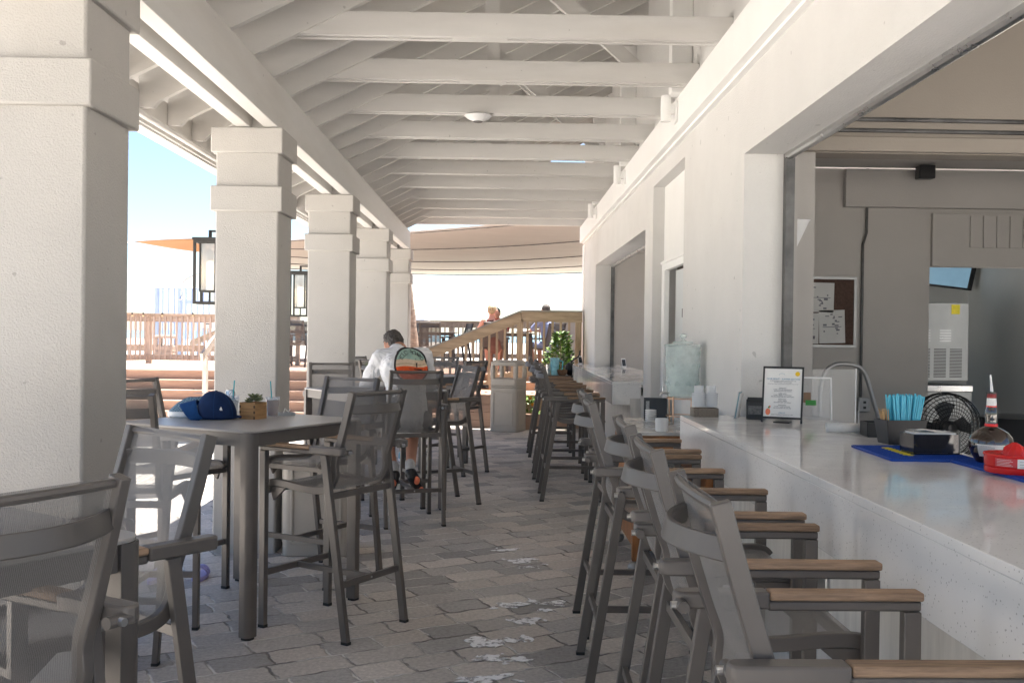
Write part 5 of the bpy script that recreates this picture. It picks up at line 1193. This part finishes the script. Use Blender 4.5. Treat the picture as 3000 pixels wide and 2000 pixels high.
# ================================================================== PEOPLE
def body(name, label, loc, rz, parts, mt, vox, group=None):
    t = parts.build(name, mt, None, loc=loc, rz=rz); tag(t, label, 'person', group)
    r = t.modifiers.new('skin', 'REMESH'); r.mode = 'VOXEL'; r.voxel_size = vox; r.use_smooth_shade = True
    s_ = t.modifiers.new('smooth', 'SMOOTH'); s_.iterations = 3; s_.factor = .5; return t
def cloth(name, parts, mt, par, vox, it=4):
    o = parts.build(name, mt, par); r = o.modifiers.new('cloth', 'REMESH'); r.mode = 'VOXEL'; r.voxel_size = vox; r.use_smooth_shade = True
    s_ = o.modifiers.new('smooth', 'SMOOTH'); s_.iterations = it; s_.factor = .5; return o
def head(mb, c, f, s=1.0, up=Vector((0,0,1))):
    """c centre, f facing"""
    f = Vector(f).normalized(); rt = f.cross(Vector(up)).normalized(); u = rt.cross(f).normalized(); m3 = Matrix((rt, f, u)).transposed(); c = Vector(c)
    P = lambda a, b, d: c + m3 @ Vector((a, b, d))*s
    mb.ell(c, (.076*s, .092*s, .105*s), m3, 16, 12); mb.ell(P(0,.035,-.055), (.052*s,.055*s,.055*s), m3); mb.ell(P(0,.097,-.012), (.012*s,.018*s,.022*s), m3, 8, 6)
    mb.ell(P(0,.082,-.052), (.024*s,.012*s,.010*s), m3, 8, 6)
    for sx in (-1, 1): mb.ell(P(sx*.078,-.005,-.01), (.010*s,.018*s,.030*s), m3, 8, 6); mb.ell(P(sx*.030,.080,.018), (.016*s,.012*s,.009*s), m3, 8, 6)
    return P, m3
def hand(mb, w_, d, side, n_=Vector((0,0,1)), s=1.0, curl=.6):
    d = Vector(d).normalized(); n_ = Vector(n_); r = d.cross(n_).normalized(); n_ = r.cross(d); w_ = Vector(w_)
    mb.ell(w_+d*.045*s, (.040*s, .048*s, .016*s), Matrix((r, d, n_)).transposed(), 10, 7)
    for k, ln in enumerate((.062, .072, .067, .052)):
        b0 = w_ + d*.082*s + r*(-.028+.0187*k)*s; b1 = b0 + (d*math.cos(curl*.4) - n_*math.sin(curl*.4))*ln*.5*s; b2 = b1 + (d*math.cos(curl*1.3) - n_*math.sin(curl*1.3))*ln*.5*s
        mb.cap(b0-d*.02*s, b1, .0095*s, .0088*s, 7); mb.cap(b1, b2, .0088*s, .0075*s, 7)
    b0 = w_ + d*.03*s - r*side*.03*s; b1 = b0 + (d*.6 - r*side*.7 - n_*.2).normalized()*.038*s; b2 = b1 + (d*.9 - n_*.4).normalized()*.03*s
    mb.cap(b0, b1, .012*s, .010*s, 7); mb.cap(b1, b2, .010*s, .008*s, 7)
M['sockgrey'] = mat('grey_sock', (.42,.42,.42), .9, .15, 60)
# man at the table, local frame: +y forward, origin on the floor at the stool centre
mb = MB()
V = Vector
hip = V((0,.01,.85)); chest = V((-.02,.10,1.20)); nk = V((-.035,.235,1.405)); hc = V((-.065,.335,1.452))
mb.cap(hip+V((0,0,0)), chest, .145, .15); mb.cap(chest, nk, .14, .07); mb.cap(nk, hc, .058, .055)
P, m3 = head(mb, hc, (-.15,.75,-.62), 1.0)
sl_, sr_ = V((-.195,.20,1.335)), V((.165,.16,1.35)); el, er = V((-.30,.33,1.10)), V((.27,.32,1.09)); wl_, wr_ = V((-.10,.50,1.08)), V((.06,.50,1.08))
for (s_, e_, w_, sd_) in ((sl_, el, wl_, 1), (sr_, er, wr_, -1)):
    mb.cap(s_, e_, .052, .040); mb.cap(e_, w_, .039, .027); hand(mb, w_, (w_-e_).normalized(), sd_)
kl, kr = V((-.14,.36,.80)), V((.12,.34,.80)); al, ar_ = V((-.11,.02,.40)), V((.0,-.10,.43))
for (h_, k2, a2) in ((V((-.09,-.03,.84)), kl, al), (V((.09,-.03,.84)), kr, ar_)):
    mb.cap(h_, k2, .085, .058); mb.cap(k2, k2.lerp(a2, .35), .056, .056); mb.cap(k2.lerp(a2, .35), a2, .056, .036)
mb.cap(al, al+V((-.02,.13,-.10)), .036, .03); mb.cap(ar_, ar_+V((.06,.12,-.12)), .036, .03)
man = body('person', 'dark-haired man in a white printed shirt hunched over the high table', (-.75, 8.155, 0), R(108-90), mb, M['tan'], .0075)
sh = MB()
sh.ell(hip+V((0,-.01,-.03)), (.185,.145,.10)); sh.cap(hip+V((0,-.005,0)), chest, .168, .172); sh.ell(chest+V((0,-.02,.03)), (.20,.155,.16)); sh.cap(chest+V((-.05,0,.05)), nk+V((-.02,-.03,-.03)), .15, .085); sh.cap(sl_+V((.05,-.01,.0)), sr_+V((-.05,0,0)), .088, .088)
for (s_, e_, w_) in ((sl_, el, wl_), (sr_, er, wr_)): sh.cap(s_, e_, .076, .056); sh.cap(e_, e_.lerp(w_, .85), .055, .040)
for (x, y0, y1, z0, z1) in ((.10,-.19,-.17,.86,1.08), (.02,-.185,-.14,.84,1.16), (-.06,-.19,-.16,.85,1.05), (.15,-.13,-.10,.92,1.15)): pass
def shirtmat():
    m, t, N, L, b = nodes('printed_white_shirt'); tc = N.new('ShaderNodeTexCoord'); sp_ = N.new('ShaderNodeSeparateXYZ'); L.new(tc.outputs['Object'], sp_.inputs[0])
    def ma(op, a, b2=None, c=None):
        n = N.new('ShaderNodeMath'); n.operation = op
        for i, v in enumerate((a, b2, c)):
            if v is None: continue
            if isinstance(v, (int, float)): n.inputs[i].default_value = v
            else: L.new(v, n.inputs[i])
        return n.outputs[0]
    x = ma('DIVIDE', ma('SUBTRACT', sp_.outputs[0], PX), PR); z = ma('DIVIDE', ma('SUBTRACT', sp_.outputs[2], PZ), PR*.98)
    r = ma('SQRT', ma('ADD', ma('MULTIPLY', x, x), ma('MULTIPLY', z, z)))
    ge = N.new('ShaderNodeNewGeometry'); vt = N.new('ShaderNodeVectorTransform'); vt.vector_type = 'NORMAL'; vt.convert_from = 'WORLD'; vt.convert_to = 'OBJECT'; L.new(ge.outputs['Normal'], vt.inputs[0]); s2 = N.new('ShaderNodeSeparateXYZ'); L.new(vt.outputs[0], s2.inputs[0])
    back = ma('LESS_THAN', s2.outputs[1], -.05)
    inside = ma('MULTIPLY', ma('LESS_THAN', r, 1.0), back); ring = ma('GREATER_THAN', r, .90)
    cr = N.new('ShaderNodeValToRGB'); cr.color_ramp.interpolation = 'CONSTANT'; e = cr.color_ramp.elements; e[0].position = 0; e[0].color = (.80,.10,.015,1); e[1].position = .47; e[1].color = (.72,.52,.36,1)
    q = e.new(.52); q.color = (.55,.42,.30,1); q = e.new(.56); q.color = (.72,.55,.40,1); q = e.new(.66); q.color = (.36,.52,.44,1)
    wv = ma('MULTIPLY', ma('SINE', ma('MULTIPLY', x, 4.0)), .02); L.new(ma('ADD', ma('MULTIPLY_ADD', z, .5, .5), wv), cr.inputs[0])
    m1 = N.new('ShaderNodeMixRGB'); L.new(ring, m1.inputs[0]); L.new(cr.outputs[0], m1.inputs[1]); m1.inputs[2].default_value = (.025,.025,.028,1)
    m2 = N.new('ShaderNodeMixRGB'); L.new(inside, m2.inputs[0]); m2.inputs[1].default_value = (.76,.76,.78,1); L.new(m1.outputs[0], m2.inputs[2]); L.new(m2.outputs[0], b.inputs['Base Color']); b.inputs['Roughness'].default_value = .85
    no = N.new('ShaderNodeTexNoise'); no.inputs['Scale'].default_value = 9; no.inputs['Distortion'].default_value = 1.5; L.new(tc.outputs['Object'], no.inputs['Vector']); bp = N.new('ShaderNodeBump'); bp.inputs['Strength'].default_value = .7; bp.inputs['Distance'].default_value = .05; L.new(no.outputs['Fac'], bp.inputs['Height']); L.new(bp.outputs[0], b.inputs['Normal'])
    return m
PX, PZ, PR = .022, 1.28, .155
M['shirt'] = shirtmat()
shirt = cloth('shirt', sh, M['shirt'], man, .009, 4)
def folds(o, sc, st):
    tx_ = bpy.data.textures.new('folds', 'CLOUDS'); tx_.noise_scale = sc; tx_.noise_depth = 2; dm = o.modifiers.new('folds', 'DISPLACE'); dm.texture = tx_; dm.strength = st; dm.mid_level = .5; dm.texture_coords = 'LOCAL'
folds(shirt, .11, .035)
from mathutils.bvhtree import BVHTree
dg = bpy.context.evaluated_depsgraph_get(); dg.update(); bv = BVHTree.FromObject(shirt, dg)
def onback(pts, fs, name, mt):
    out = []
    for (x, z) in pts:
        hit = bv.ray_cast(V((x, -1, z)), V((0, 1, 0)))
        out.append(V((x, (hit[0].y if hit[0] is not None else .0) - .0025, z)))
    MB().add(out, fs).build(name, M[mt], shirt, smooth=False)
tx = 'YOLO BOARD'
for i, c_ in enumerate(tx):
    if c_ == ' ': continue
    a = R(148 - i*118/9.0); vs, fs = text_mb(c_, .043, Matrix.Translation((PX+PR*.70*math.cos(a), PZ+PR*.70*math.sin(a), 0)) @ Matrix.Rotation(a-math.pi/2, 4, 'Z') @ Matrix.Scale(1.12, 4), extrude=0)
    onback([(v.x, v.y) for v in vs], fs, 'letter', 'black')
fig = [(-.004,-.02),(.004,-.02),(.006,.02),(.004,.045),(.0,.055),(-.006,.048),(-.012,.03),(-.005,.01)]
onback([(PX+.03+x, PZ+.005+z) for x, z in fig], [tuple(range(len(fig)))], 'paddler_figure', 'black')
bd = [(-.065,-.008),(-.02,-.016),(.04,-.017),(.06,-.024),(.055,-.029),(.0,-.024),(-.05,-.014)]
onback([(PX+.02+x, PZ-.01+z) for x, z in bd], [tuple(range(len(bd)))], 'board_drawing', 'black')
for s in (-1, 1): pass
shr = MB()
for (h_, k2) in ((V((-.09,-.03,.84)), kl), (V((.09,-.03,.84)), kr)): shr.cap(h_, h_.lerp(k2, .85), .10, .078)
shr.ell(hip+V((0,0,-.01)), (.17,.15,.10)); cloth('shorts', shr, mat('grey_shorts', (.10,.10,.11), .9, .1), man, .012)
hr_ = MB(); up_ = m3 @ V((0,0,1))
hr_.ell(P(0,-.018,.030), (.084,.090,.090), m3); hr_.ell(P(0,-.055,-.015), (.074,.058,.075), m3); q = random.Random(8)
for k in range(120):
    a, b_ = q.uniform(0, 6.28), q.uniform(-.2, 1.5); d = V((math.cos(a)*math.cos(b_), -abs(math.sin(a)*math.cos(b_))*.9+.1, math.sin(b_))); hr_.ell(P(d.x*.080, -.02+d.y*.085, .025+d.z*.082), (.012,.012,.012), None, 6, 4)
folds(cloth('hair', hr_, M['hair'], man, .006, 1), .03, .022)
for (a2, dx) in ((al, -.02), (ar_, .05)):
    so = MB(); d_ = V((dx,.13,-.10)).normalized(); so.cap(a2+V((0,.015,.055)), a2, .042, .041); cloth('sock', so, M['sockgrey'], man, .008)
    shoe = MB(); 
    shoe.cap(a2+V((0,-.01,-.02)), a2+V((dx*1.2,.05,-.115)), .050, .048); shoe.cap(a2+V((dx*1.2,.05,-.10)), a2+V((dx*2,.16,-.11)), .048, .036); shoe.cap(a2+V((0,-.04,-.05)), a2+V((dx*1.3,-.015,-.14)), .034, .036)
    s3 = cloth('shoe', shoe, M['black'], man, .007, 2); MB().ell(a2+V((dx*.8,-.058,-.075)), (.026,.022,.034)).build('red_patch', M['coral'], s3); MB().ell(a2+V((dx*1.6,-.04,-.15)), (.022,.022,.022)).build('red_patch', M['coral'], s3)

def diner(loc, rz, label, skin, top_m, hair_m, pose):
    mb = MB(); hip = V((0,-.08,.50)); ch = V(pose['ch']); nk = V(pose['nk']); hc = V(pose['hc'])
    mb.cap(hip, ch, .14, .135); mb.cap(ch, nk, .125, .06); mb.cap(nk, hc, .05, .05); P, m3 = head(mb, hc, pose['f'])
    for i, s in enumerate((-1, 1)):
        s_ = nk + V((s*.155,-.01,-.05)); e_ = V(pose['e'][i]); w_ = V(pose['w'][i]); mb.cap(s_, e_, .045, .036); mb.cap(e_, w_, .035, .025); hand(mb, w_, (w_-e_).normalized(), -s)
        k2 = V((s*.11,.36,.50)); a2 = V((s*.09+pose.get('ax',0),.30,.08)); mb.cap(hip+V((s*.08,.02,0)), k2, .08, .055); mb.cap(k2, a2, .053, .036); mb.cap(a2, a2+V((0,.13,-.04)), .034, .028)
    b = body('person', label, loc, rz, mb, skin, .010)
    sh = MB(); sh.cap(hip, ch, .158, .152)
    if pose['sleeve']:
        sh.cap(ch, nk+V((0,0,-.04)), .145, .08)
        for i, s in enumerate((-1, 1)): s_ = nk + V((s*.155,-.01,-.05)); sh.cap(s_, s_.lerp(V(pose['e'][i]), .8), .062, .055)
    cloth('top', sh, top_m, b, .013)
    h = MB(); h.ell(P(0,-.02,.028), (.084,.092,.090), m3); h.ell(P(0,-.06,-.01), (.07,.055,.075), m3)
    if pose.get('bun'): h.ell(P(0.01,-.105,.02), (.045,.04,.045), m3)
    cloth('hair', h, hair_m, b, .009, 1); s2 = MB()
    for s in (-1, 1): s2.prism([(s*.11+.045*math.cos(a), .38+.12*math.sin(a)) for a in [2*math.pi*k/14 for k in range(14)]], -.0, .03)
    sk2 = MB(); 
    for s in (-1, 1): sk2.cap(hip+V((s*.08,.02,0)), V((s*.11,.25,.51)), .098, .08)
    cloth('shorts', sk2, top_m, b, .014)
    return b
diner((-.12, 18.75, DZ), R(5), 'woman with a blond bun and bare shoulders seated on the deck', M['pink'], mat('brown_top', (.12,.05,.04), .8, .1), M['blond'],
      dict(ch=(-.04,-.02,.85), nk=(-.05,.02,1.02), hc=(-.04,.06,1.17), f=(.15,1,-.2), e=((-.30,.10,.80), (.22,.16,.80)), w=((-.20,.36,.80), (.06,.40,.80)), sleeve=False, bun=True))
diner((-.10, 20.75, DZ), R(182), 'dark-haired diner facing the blond woman across the deck table', M['tan'], mat('red_top', (.35,.05,.05), .8, .1), M['hair'],
      dict(ch=(-.02,.06,.85), nk=(-.02,.24,1.04), hc=(-.0,.34,1.15), f=(.2,1,-.2), e=((-.24,.30,.80), (.24,.30,.80)), w=((-.08,.50,.80), (.08,.50,.80)), sleeve=True))
diner((.92, 19.3, DZ), R(40), 'man in a blue shirt seated behind the stair railing', M['skin'], mat('blue_shirt', (.22,.27,.45), .8, .1), M['hair'],
      dict(ch=(0,.0,.86), nk=(0,.04,1.05), hc=(0,.07,1.20), f=(.1,1,-.1), e=((-.24,.22,.80), (.24,.22,.80)), w=((-.06,.46,.80), (.06,.46,.80)), sleeve=True))
